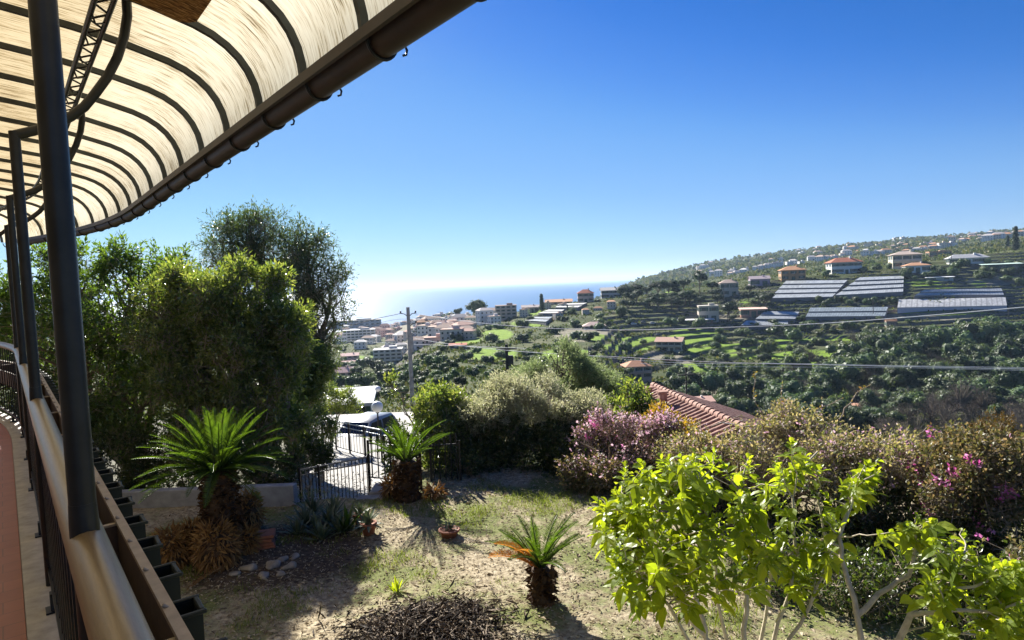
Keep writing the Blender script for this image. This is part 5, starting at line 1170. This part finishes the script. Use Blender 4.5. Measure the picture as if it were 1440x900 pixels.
HD = [
 ('villa', 'white villa with a red hip roof above the left glass greenhouse', 1191, 385, 40, 23, WHITE, RED, 'hip', dict(floors=2, nwin=5, depth=.6, rz=.15)),
 ('villa', 'orange brown villa with a hip roof left of the white villa', 1116, 394, 32, 20, (.42, .23, .11), OR, 'hip', dict(floors=2, nwin=3)),
 ('villa', 'cream two storey villa with a flat terrace on the hill', 1276, 377, 36, 24, CREAM, (.40, .32, .27), 'hip', dict(floors=2, nwin=3, balc=1, roofshare=.2)),
 ('villa', 'low cream annex in front of the cream two storey villa', 1291, 384, 30, 15, WHITE, OR, 'hip', dict(floors=1, nwin=3)),
 ('villa', 'long white villa with a shallow grey roof right of the cream villa', 1362, 371, 46, 14, WHITE, GREY, 'hip', dict(floors=1, nwin=5, depth=.4, roofshare=.4)),
 ('house', 'orange walled house behind the cream villa', 1322, 361, 26, 9, OR, (.45, .30, .2), 'flat', dict(floors=1, nwin=3)),
 ('house', 'beige two storey house among the dark pines', 1026, 417, 24, 24, BEIGE, (.40, .30, .24), 'hip', dict(floors=2, nwin=2, roofshare=.2)),
 ('house', 'lilac house behind the dark pines, left of the greenhouses', 1069, 403, 26, 15, (.40, .30, .36), (.32, .26, .28), 'gable', dict(floors=1, nwin=2)),
 ('house', 'beige flat roofed house on stilts left of the orange shed', 997, 452, 27, 25, BEIGE, (.5, .46, .38), 'flat', dict(floors=2, nwin=2)),
 ('shed', 'long low shed with a white roof below the flat roofed house', 979, 455, 46, 6, (.26, .15, .11), (.75, .74, .72), 'mono', dict(floors=1, nwin=4, depth=.25, cat='shed', door=False, roofshare=.4)),
 ('shed', 'orange walled shed with a pale roof left of the small glasshouse', 1060, 446, 34, 13, (.50, .26, .18), (.62, .42, .34), 'mono', dict(floors=1, nwin=3, depth=.5, cat='shed')),
 ('house', 'beige house with a shallow red roof beside the bright green field', 940, 494, 36, 19, (.55, .48, .36), (.46, .28, .21), 'gable', dict(floors=2, nwin=4, rz=-.3, balc=1)),
 ('house', 'pink house with an orange hip roof low in the valley', 899, 533, 36, 25, (.60, .40, .31), (.46, .22, .12), 'hip', dict(floors=2, nwin=3, rz=.2, balc=1)),
 ('cottage', 'low stone cottage with an orange roof deep in the wood', 1195, 580, 32, 11, (.35, .31, .27), (.45, .24, .15), 'mono', dict(floors=1, nwin=3, cat='cottage', depth=.4)),
 ('hut', 'tiny hut with an orange roof at the upper edge of the wood', 1254, 461, 13, 13, (.28, .2, .16), OR, 'gable', dict(floors=1, nwin=1, cat='hut')),
 ('shed', 'open shed with a pale green roof at the right edge of the hill', 1410, 382, 44, 12, (.08, .10, .08), (.42, .55, .48), 'mono', dict(floors=1, nwin=3, cat='shed', depth=.35, door=False)),
 ('shed', 'small white roofed shed behind the big greenhouse', 1322, 395, 32, 6, (.4, .4, .38), (.78, .78, .76), 'mono', dict(floors=1, nwin=2, cat='shed', depth=.3, door=False)),
 ('apartment_block', 'stepped apartment block with brown roof and balconies on the sea ridge', 712, 449, 30, 22, (.50, .42, .36), (.30, .20, .16), 'flat', dict(floors=4, nwin=4, balc=1, cat='building')),
 ('house', 'grey pink house right of the stepped apartment block', 746, 440, 24, 11, (.46, .40, .40), (.36, .30, .29), 'gable', dict(floors=1, nwin=4)),
 ('house', 'long orange roofed house on the sea ridge', 786, 428, 36, 7, (.5, .4, .34), OR, 'gable', dict(floors=1, nwin=4, roofshare=.5)),
 ('villa', 'pink villa with a red roof turret on the crest before the sea', 824, 425, 22, 18, (.56, .42, .34), RED, 'hip', dict(floors=2, nwin=3)),
 ('house', 'grey row house below the headland', 860, 419, 28, 15, GREY, (.40, .38, .36), 'gable', dict(floors=2, nwin=5)),
 ('house', 'house with a wide faded pink roof on the left terraces', 836, 462, 30, 9, (.45, .40, .36), (.50, .36, .31), 'hip', dict(floors=1, nwin=4, roofshare=.6)),
 ('house', 'small house with an orange red roof left of the green terraces', 644, 491, 24, 8, (.5, .46, .4), RED, 'gable', dict(floors=1, nwin=3)),
 ('apartment_block', 'tall pale apartment block with rows of balconies beside the utility pole', 546, 517, 40, 29, (.62, .62, .56), (.56, .56, .54), 'flat', dict(floors=5, nwin=5, balc=1, cat='building', depth=.7)),
 ('pink_house', 'pink house with a pointed roof, nearest of the pink terrace', 483, 541, 30, 24, (.60, .40, .40), (.58, .36, .32), 'gable', dict(floors=3, nwin=3)),
 ('pink_house', 'second pink house up the pink terrace', 489, 522, 26, 14, (.60, .38, .36), (.56, .34, .30), 'gable', dict(floors=2, nwin=3)),
 ('pink_house', 'uppermost pink house of the pink terrace', 492, 509, 24, 12, (.60, .40, .36), (.56, .36, .32), 'gable', dict(floors=2, nwin=3)),
 ('apartment_block', 'long white apartment block in the town left of the pole', 505, 480, 44, 18, WHITE, GREY, 'flat', dict(floors=4, nwin=8, balc=1, cat='building', depth=.4)),
 ('apartment_block', 'long low beige block closest to the sea', 498, 463, 74, 14, (.46, .43, .38), (.40, .38, .35), 'flat', dict(floors=3, nwin=10, cat='building', depth=.25)),
 ('house', 'pink house with a hip roof, largest behind the utility pole', 622, 468, 22, 17, (.56, .40, .38), (.52, .34, .28), 'hip', dict(floors=3, nwin=3)),
 ('house', 'lilac grey house right of the largest pink one behind the pole', 642, 474, 20, 14, (.48, .42, .46), (.44, .36, .36), 'gable', dict(floors=2, nwin=3)),
 ('house', 'rose house with an orange roof left of the largest pink one behind the pole', 596, 462, 20, 13, (.58, .42, .36), OR, 'hip', dict(floors=2, nwin=3)),
]
for nm, lab, px, py, wp, hp, wl, rf, kd, kw in HD: house(nm, lab, px, py, wp, hp, wl, rf, kd, **kw)
house('small_house', 'small white gabled house in the wood just above the red pantile roof', 983, 577, 44, 17, (.66, .62, .55), (.50, .30, .24), 'gable', floors=1, nwin=3, Y=60, rz=.2)
q = P(484, 566, 40); house('garage', 'low building with a large flat white roof below the driveway', 480, 596, 84, 32, (.5, .5, .48), (.52, .52, .50), 'mono', floors=1, nwin=3, Y=40, cat='garage', roofshare=.75, depth=1.5, door=False)
# small houses of the seaside town, far houses on the ridge
rr = random.Random(4)
def small_house(w, d, h, wall, roof, kind):
    mb = MB(); mb.box((0, 0, h/2-2), (w, d, h+4), mat=0)
    if kind == 0:
        vs = [(-w/2-.3, -d/2-.3, h), (w/2+.3, -d/2-.3, h), (w/2+.3, d/2+.3, h), (-w/2-.3, d/2+.3, h), (-w/2*.5, 0, h+w*.18), (w/2*.5, 0, h+w*.18)]
        mb.add(vs, [[0, 1, 5, 4], [1, 2, 5], [2, 3, 4, 5], [3, 0, 4], [3, 2, 1, 0]], 1)
    else: mb.box((0, 0, h+.2), (w+.4, d+.4, .4), mat=1); mb.box((w*.2, 0, h+1.4), (w*.3, d*.3, 2), mat=0)
    n = max(2, int(w/3)); fl = max(1, int(h/3))
    for f in range(fl):
        for i in range(n):
            x = -w/2+w*(i+.5)/n; mb.box((x, -d/2, 3*f+1.7), (1.1, .1, 1.3), mat=2)
            if i < 2:
                for s in (-1, 1): mb.box((s*w/2, -d/4+d/2*i, 3*f+1.7), (.1, 1.1, 1.3), mat=2)
    me = mb.mesh('small_house'); 
    for m_ in (wm(wall), wm(roof, 'roof'), mwin): me.materials.append(m_)
    return me
def vset(ws, rs): return [small_house(rr.uniform(9, 14), rr.uniform(8, 11), rr.choice((4, 6.5, 6.5, 9.5)), rr.choice(ws), rr.choice(rs), rr.choice((0, 0, 1))) for i in range(7)]
SETS = {'white': vset([WHITE, (.66, .66, .64)], [(.5, .45, .42), (.42, .30, .23), (.6, .58, .55)]), 'pink': vset([(.60, .44, .40), (.64, .52, .46)], [(.42, .28, .21), (.44, .26, .20)]), 'cream': vset([CREAM, (.55, .48, .4)], [OR, (.4, .24, .18)])}
def sprinkle(n, rects, colour, label, group, y0, y1, smin=.8, smax=1.2, mind=9):
    done = []; tries = 0
    while len(done) < n and tries < n*30:
        tries += 1; (xa, ya, xb, yb) = rr.choice(rects); px, py = rr.uniform(xa, xb), rr.uniform(ya, yb)
        if any(abs(px-a)+2*abs(py-b) < mind for a, b in done): continue
        q = ground_at(px, py, y0, y1)
        if q is None: continue
        done.append((px, py)); o_ = link('small_house', rr.choice(SETS[colour]), None); s = rr.uniform(smin, smax)
        o_.location = q; o_.scale = (s, s, s); o_.rotation_euler = (0, 0, rr.uniform(-.5, .5)-math.atan2(q.x, q.y)); tag(o_, label, 'house', group)
sprinkle(46, [(455, 458, 600, 500), (560, 450, 660, 476), (590, 442, 700, 458)], 'white', 'white house in the crowded seaside town', 'white houses of the seaside town', 400, 1300, mind=10)
sprinkle(26, [(575, 452, 665, 484), (460, 462, 560, 478)], 'pink', 'pinkish house in the crowded seaside town', 'pinkish houses of the seaside town', 400, 1300, mind=10)
sprinkle(9, [(690, 432, 860, 448), (740, 428, 800, 436)], 'cream', 'cream house strung along the sea ridge', 'cream houses along the sea ridge', 350, 700, .5, .72, mind=22)
sprinkle(95, [(1080, 350, 1190, 385), (1180, 345, 1260, 366), (1250, 335, 1340, 358), (1330, 326, 1440, 350), (980, 372, 1090, 392)], 'white', 'tiny white house scattered over the far ridge', 'white houses on the far ridge', 1300, 3000, .9, 1.6, mind=7)
sprinkle(36, [(1190, 345, 1340, 362), (1330, 326, 1440, 348)], 'cream', 'tiny cream house scattered over the far ridge', 'cream houses on the far ridge', 1300, 3000, .9, 1.6, mind=8)

# ------------------------------------------------------------------ greenhouses
def glassmat(name, c, rough=.25, lines=60):
    m, nt, b, o = nodes(name); uv = nt.nodes.new('ShaderNodeUVMap'); wv = nt.nodes.new('ShaderNodeTexWave'); wv.inputs['Scale'].default_value = lines/6.283*1.0
    wv.bands_direction = 'X'; nt.links.new(uv.outputs[0], wv.inputs[0])
    mp = nt.nodes.new('ShaderNodeMapping'); mp.inputs['Scale'].default_value = (26, 5, 1); nt.links.new(uv.outputs[0], mp.inputs[0])
    n = noise(nt, 1, 3, .8, mp.outputs[0]); cc = ramp(nt, n, [(.35, tuple(x*.6 for x in c)), (.6, c), (.75, tuple(min(.85, x*1.5) for x in c))])
    nt.links.new(mixc(nt, ramp(nt, wv.outputs['Fac'], [(.78, (0, 0, 0)), (.9, (.7, .7, .7))]), cc, tuple(x*.45 for x in c)), b.inputs['Base Color'])
    b.inputs['Roughness'].default_value = rough
    tr = nt.nodes.new('ShaderNodeBsdfTranslucent'); nt.links.new(cc, tr.inputs[0]); mx = nt.nodes.new('ShaderNodeMixShader'); mx.inputs[0].default_value = .25
    nt.links.new(b.outputs[0], mx.inputs[1]); nt.links.new(tr.outputs[0], mx.inputs[2]); nt.links.new(mx.outputs[0], o.inputs[0]); return m
mgl1 = glassmat('pale_glare_glass', (.64, .67, .67), .32); mgl2 = glassmat('whitewashed_film', (.76, .76, .74), .6, 40); mgl3 = glassmat('dark_glass', (.42, .48, .50), .3)  # base colours paled to stand in for sky glare on the roofs
mgf = simple('greenhouse_frame', (.20, .21, .20), .6, .2, 4); mgw = simple('greenhouse_wall', (.16, .15, .16), .7, .3, 2)
def greenhouse(label, fl, fr, bl, br_, n, mat, h=2.6, y0=200, wallm=None):
    q = []
    for px, py in (fl, fr, bl, br_):
        lim = q[0].y+75 if len(q) >= 2 else 720
        g = ground_at(px, py, y0, lim)
        if g is not None:
            g2 = ground_at(px, py+900/g.y*h, y0, lim); g = g2 or g
        else: g = q[len(q)-2]+Vector((6, 34, 2.5-h))
        q.append(g+Vector((0, 0, h)))
    FL, FR, BL, BR = q
    root = empty('greenhouse', (FL.x, FL.y, FL.z-h), 0, label, 'greenhouse'); B = Vector((FL.x, FL.y, FL.z-h)); q = [a-B for a in q]; FL, FR, BL, BR = q
    for i in range(n):
        f0, f1 = i/n, (i+1)/n-.012; up = Vector((0, 0, -(BL-FL).length/n*.045))
        a, b_, c, d = FL.lerp(BL, f0)-up*.5, FR.lerp(BR, f0)-up*.5, FR.lerp(BR, f1)+up*.5, FL.lerp(BL, f1)+up*.5
        vs = [a, b_, c, d]; lo = [v-Vector((0, 0, .1)) for v in vs]
        uv = [(0, i/n), (1, i/n), (1, (i+1)/n), (0, (i+1)/n)]*2
        me = np_mesh('glass_roof', [tuple(v) for v in vs+lo], [np.array([[0, 1, 2, 3], [7, 6, 5, 4], [0, 4, 5, 1], [1, 5, 6, 2], [2, 6, 7, 3], [3, 7, 4, 0]])], uv=uv); link('glass_roof', me, mat, root)
        # walls under this span
        mb = MB(); ins = .35; a, b_, c, d = [v-Vector((0, 0, .13)) for v in vs]; dn = Vector((0, 0, -h-1.5))
        mb.add([a, b_, c, d, a+dn, b_+dn, c+dn, d+dn], [[0, 4, 5, 1], [1, 5, 6, 2], [2, 6, 7, 3], [3, 7, 4, 0]]); mb.build('wall', wallm or mgw, root)
        mb = MB(); mb.tube([vs[0]+Vector((0, -.05, .02)), vs[1]+Vector((0, -.05, .02))], .16, 5); mb.build('gutter', mgf, root)
greenhouse('large glass greenhouse stepping up the hill below the white villa, leftmost', (1083, 420), (1170, 418), (1106, 394), (1192, 393), 4, mgl1)
greenhouse('large glass greenhouse of stepped spans right of the leftmost one', (1174, 416), (1270, 411), (1210, 389), (1271, 387), 4, mgl1)
greenhouse('long whitewashed greenhouse, brightest of the hill', (1262, 434), (1416, 431), (1264, 420), (1414, 417), 1, mgl2, 3.4, wallm=simple('whitewash_wall', (.5, .44, .48), .7, .15, 2))
greenhouse('long grey greenhouse just above the whitewashed one', (1286, 416), (1412, 415), (1300, 407), (1408, 405), 2, mgl1)
greenhouse('dark glass greenhouse below the row of bushes', (1133, 446), (1244, 445), (1140, 432), (1249, 431), 2, mgl3)
greenhouse('small glasshouse at the lower left of the greenhouse hill', (1062, 449), (1118, 449), (1076, 437), (1124, 438), 2, mgl1)
greenhouse('low pale glasshouse below the small one', (1042, 458), (1108, 458), (1050, 450), (1108, 451), 1, mgl1)
greenhouse('pale glasshouse of the sea ridge, nearest of the three', (737, 451), (768, 453), (752, 445), (777, 445), 2, mgl1)
greenhouse('white glasshouse of the sea ridge, middle of the three', (757, 441), (786, 441), (772, 435), (794, 435), 2, mgl2)
greenhouse('white glasshouse of the sea ridge, farthest of the three', (781, 433), (812, 433), (792, 425), (826, 425), 2, mgl2)
greenhouse('pale greenhouse cut by the right edge of the photo', (1418, 471), (1465, 472), (1426, 461), (1470, 462), 1, mgl1)
#greenhouse('tiny white glasshouse left of the green terraces', (655, 464), (676, 465), (662, 458), (672, 458), 1, mgl2)

# ------------------------------------------------------------------ trees of the valley
mt1 = leafmat('oak_leaf', ((.055, .088, .045), (.085, .125, .058), (.13, .165, .075)), .28, .55, (1.3, 1.4, .6), spec=.3, objvar=.9)
mt2 = leafmat('pine_leaf', ((.024, .044, .022), (.038, .062, .03), (.055, .08, .036)), .25, .6, (1.2, 1.3, .6), spec=.25, objvar=.5)
mt3 = leafmat('bare_twigs', ((.12, .10, .085), (.18, .15, .12), (.15, .14, .09)), .15, .8, (1, 1, 1), spec=.15, objvar=.4)
mt4 = leafmat('field_bush_leaf', ((.06, .085, .035), (.09, .12, .045), (.13, .15, .06)), .3, .55, (1.4, 1.5, .6), spec=.3, objvar=.8)
def far_tree(kind, seed):
    rng = np.random.default_rng(seed); mb = MB(); V_, F_ = [], []
    if kind == 'round': ells = [(0, 0, .56, .34, .34, .30)]+[(rng.uniform(-.33, .33), rng.uniform(-.33, .33), rng.uniform(.48, .82), .2*rng.uniform(.8, 1.25), .2, .17*rng.uniform(.8, 1.2)) for i in range(9)]; n, l = 900, rng.uniform(.055, .085)
    elif kind == 'bare': ells = [(rng.uniform(-.25, .25), rng.uniform(-.25, .25), rng.uniform(.5, .85), .24, .24, .22) for i in range(6)]; n, l = 520, .06
    elif kind == 'cypress': ells = [(0, 0, z, .15*(1-.75*max(0, z-.25)), .15*(1-.75*max(0, z-.25)), .14) for z in np.linspace(.16, .93, 8)]; n, l = 600, .06
    elif kind == 'bush': ells = [(rng.uniform(-.3, .3), rng.uniform(-.3, .3), rng.uniform(.2, .45), .28, .28, .26) for i in range(6)]; n, l = 420, .10
    else: ells = [(0, 0, .7, .4, .4, .2)]+[(rng.uniform(-.35, .35), rng.uniform(-.35, .35), rng.uniform(.62, .85), .22, .22, .13) for i in range(6)]; n, l = 640, .08
    p, o_ = crown_points(ells, n, .62, .08, 9, seed, rng); nn = nrm(o_+np.array([[0, 0, .25]])+unit(len(p), rng)*.5); d = nrm(np.cross(nn, unit(len(p), rng))+o_*.15); s = rng.uniform(.7, 1.3, len(p))*l
    V_, F_ = kites(p-d*s[:, None]*.5, d, nn, s, s*(.8 if kind != 'bare' else .16), .15, .5)
    mb.add([tuple(v) for v in V_], [list(f) for f in F_], 0)
    if kind != 'bare':
        for e in ells:                          # solid lumps added inside the crown, so that little shows through
            k = 6; vs = [(e[0]+.74*e[3]*math.sin(math.pi*i/5)*math.cos(2*math.pi*j/k), e[1]+.74*e[4]*math.sin(math.pi*i/5)*math.sin(2*math.pi*j/k), e[2]-.74*e[5]*math.cos(math.pi*i/5)) for i in range(6) for j in range(k)]
            mb.add(vs, [[i*k+j, i*k+(j+1) % k, (i+1)*k+(j+1) % k, (i+1)*k+j] for i in range(5) for j in range(k)], 0)
    mb.tube([(0, 0, -.15), (.01, .01, .3), (0, 0, .6)], [.03, .024, .012], 6, 1)
    if kind == 'bare':
        for q_ in p[::9]: mb.tube([(0, 0, .28), (q_[0]*.45, q_[1]*.45, .28+(q_[2]-.28)*.55), tuple(q_)], [.012, .007, .003], 4, 0)
    for e in ells[0 if kind == 'bare' else 1:9]: mb.tube([(0, 0, .3), (e[0]*.6, e[1]*.6, e[2]*.8), e[:3]], [.016, .012, .005], 5, 1)
    return mb.mesh(kind+'_tree')
TM = {}
for kd, m_, nv in (('round', mt1, 8), ('pine', mt2, 4), ('bare', mt3, 3), ('bush', mt4, 4), ('cypress', mt2, 2)):
    TM[kd] = [far_tree(kd, 300+i*7+len(kd)) for i in range(nv)]
    for me in TM[kd]: me.materials.append(m_); me.materials.append(mbark)
TM['dark_bush'] = [me.copy() for me in TM['bush']]
for me in TM['dark_bush']: me.materials[0] = mt1
tr_ = random.Random(21)
def tree(kd, name, label, cat, group, px, py, wpx, asp=1.0, y0=120, y1=1300):
    q = ground_at(px, py, y0, y1)
    if q is None: return
    s = wpx*q.y/FPX/(.95 if kd != 'cypress' else .3); o_ = link(name, tr_.choice(TM[kd]), None)
    o_.location = q-Vector((0, 0, .03*s)); o_.scale = (s, s, s*asp); o_.rotation_euler = (0, 0, tr_.uniform(0, 6.28)); tag(o_, label, cat, group)
def grove(kd, name, label, cat, group, x0, y0_, x1, y1_, dx, dy, w, jit=.45, skip=.0, asp=(.8, 1.1), mask=None, ymin=120, ymax=1300):
    py = y0_; row = 0
    while py <= y1_:
        px = x0+(dx/2 if row % 2 else 0)
        while px <= x1:
            a, b_ = px+tr_.uniform(-jit, jit)*dx, py+tr_.uniform(-jit, jit)*dy
            if tr_.random() >= skip and (mask is None or mask(a, b_)): tree(kd, name, label, cat, group, a, b_, tr_.uniform(*w), tr_.uniform(*asp), ymin, ymax)
            px += dx
        py += dy; row += 1
# the wood on the valley side
top_edge = lambda x: np.interp(x, [1090, 1160, 1200, 1260, 1320, 1400, 1460], [552, 530, 505, 484, 478, 474, 470])
grove('round', 'evergreen_oak', 'round evergreen oak, one of many in the thick valley wood', 'tree', 'oaks of the valley wood', 1085, 478, 1465, 606, 24, 9, (24, 50), asp=(.85, 1.15), mask=lambda x, y: y > top_edge(x)+10 and not (1286 < x < 1440 and y > 585) and not (1165 < x < 1225 and 560 < y < 590))
grove('round', 'evergreen_oak', 'smaller evergreen oak on the slope left of the thick wood', 'tree', 'oaks left of the wood', 950, 540, 1095, 600, 20, 10, (24, 38), mask=lambda x, y: not (930 < x < 1010 and y < 552))
grove('bare', 'leafless_tree', 'leafless grey brown tree at the lower right of the valley wood', 'tree', 'leafless trees of the wood', 1240, 590, 1460, 640, 28, 14, (34, 50))
grove('bush', 'pale_tree', 'pale yellow green tree standing among the dark evergreen oaks', 'tree', 'pale trees among the oaks', 1100, 505, 1450, 600, 62, 19, (20, 38), skip=.35, asp=(1.2, 1.7))
grove('bare', 'leafless_tree', 'leafless mauve grey tree standing among the evergreen oaks', 'tree', 'leafless trees among the oaks', 1120, 500, 1450, 590, 52, 22, (26, 40), skip=.3)
grove('pine', 'umbrella_pine', 'dark umbrella pine on the shoulder left of the beige house', 'tree', 'pines of the shoulder', 872, 408, 962, 440, 15, 9, (16, 26), mask=lambda x, y: y > 404+.1*(960-x))
grove('pine', 'umbrella_pine', 'dark umbrella pine close around the beige two storey house', 'tree', 'pines around the beige house', 965, 412, 1075, 440, 16, 11, (14, 20), skip=.2, mask=lambda x, y: not (1010 < x < 1042 and y > 404))
tree('pine', 'umbrella_pine', 'tall umbrella pine left of the beige two storey house, highest of all', 'tree', None, 984, 412, 22, 1.5)
tree('pine', 'umbrella_pine', 'tall dark tree right of the flat roofed beige house', 'tree', None, 1024, 452, 28, 1.0)
tree('pine', 'umbrella_pine', 'single dark pine right of the orange shed', 'tree', None, 1076, 434, 26, .9)
grove('dark_bush', 'bush', 'dark bush in the row between the two glass greenhouses', 'bush', 'bushes between the greenhouses', 1152, 426, 1256, 430, 9, 6, (11, 15))
grove('dark_bush', 'bush', 'dark green garden bush around the hill villas', 'bush', 'garden bushes of the hill villas', 1100, 374, 1445, 398, 17, 8, (10, 19), skip=.3, mask=lambda x, y: not (1105 < x < 1275 and y > 388), ymin=350, ymax=720)
grove('dark_bush', 'bush', 'bush on the grassy terraces below the greenhouses', 'bush', 'bushes of the grassy terraces', 940, 455, 1240, 545, 23, 9, (10, 24), skip=.35, asp=(.7, 1.0), mask=lambda x, y: not (944 < x < 1010 and 460 < y < 486))
grove('bush', 'bush', 'pale bush among the grassy terraces', 'bush', 'pale bushes of the grassy terraces', 960, 452, 1300, 530, 36, 12, (8, 18), skip=.3, asp=(.6, .9))
grove('dark_bush', 'bush', 'bush scattered on the green hill before the sea', 'bush', 'bushes of the hill before the sea', 620, 446, 900, 535, 23, 9, (10, 24), skip=.35, asp=(.7, 1.0))
grove('bush', 'bush', 'pale bush on the hill before the sea', 'bush', 'pale bushes of the hill before the sea', 600, 440, 880, 520, 44, 16, (8, 18), skip=.4, asp=(.6, .9))
grove('round', 'round_tree', 'round tree in the hollow below the seaside town', 'tree', 'trees of the hollow', 470, 528, 640, 572, 17, 9, (18, 30), skip=.05)
grove('round', 'round_tree', 'small round tree between the houses of the town', 'tree', 'trees of the town', 455, 470, 600, 522, 22, 12, (8, 16), skip=.4, ymax=1250)
tree('round', 'round_tree', 'big dark round tree against the sea left of the stepped apartment block', 'tree', None, 673, 452, 34, 1.0, 300)
tree('cypress', 'cypress', 'tall dark cypress, the larger of two on the skyline', 'tree', None, 1428, 352, 10, 1.0, 400)
tree('cypress', 'cypress', 'smaller dark cypress left of the tall skyline cypress', 'tree', None, 1417, 351, 7, .85, 400)
tree('cypress', 'cypress', 'dark cypress on the sea ridge behind the orange roofs', 'tree', None, 762, 437, 9, .8, 300)
tree('cypress', 'cypress', 'thin cypress above the glasshouses of the sea ridge', 'tree', None, 798, 440, 4, .9, 300)
tree('pine', 'umbrella_pine', 'feathery tall tree against the sea left of the big dark round tree', 'tree', None, 644, 452, 12, 1.6, 300)
tree('bush', 'bush', 'bright green round bush below the open green roofed shed', 'bush', None, 1380, 391, 22, .9, 350)
tree('bare', 'autumn_tree', 'ochre autumn tree at the upper left edge of the wood', 'tree', None, 1202, 492, 26, 1.1)
grove('dark_bush', 'hillside_tree', 'small dark tree dotted along the far skyline', 'tree', 'trees of the far skyline', 960, 362, 1440, 366, 17, 9, (5, 10), mask=lambda x, y: True, ymin=1500, ymax=3000, jit=.6) if False else None
for i in range(190):
    px = tr_.uniform(930, 1440); py = float(np.interp(px, [930, 1000, 1100, 1200, 1300, 1440], [384, 372.5, 359, 346, 336, 324]))+tr_.choice((1.5, 2, 5, 8, 12, 16, 22))
    tree('dark_bush', 'hillside_tree', 'small dark tree dotted over the far ridge', 'tree', 'trees of the far ridge', px, py, tr_.uniform(4, 9), .8, 1500, 3000)

# ------------------------------------------------------------------ air
mh = bpy.data.materials.new('thin_sea_haze'); mh.use_nodes = True; nt = mh.node_tree; nt.nodes.remove(nt.nodes['Principled BSDF'])
pv = nt.nodes.new('ShaderNodeVolumePrincipled'); pv.inputs['Color'].default_value = (.58, .76, 1, 1); pv.inputs['Density'].default_value = .00006; pv.inputs['Anisotropy'].default_value = .2
nt.links.new(pv.outputs[0], nt.nodes['Material Output'].inputs['Volume'])
mb = MB(); mb.box((0, 29700, 70), (121000, 61000, 380)); tag(mb.build('haze', mh), kind='stuff')
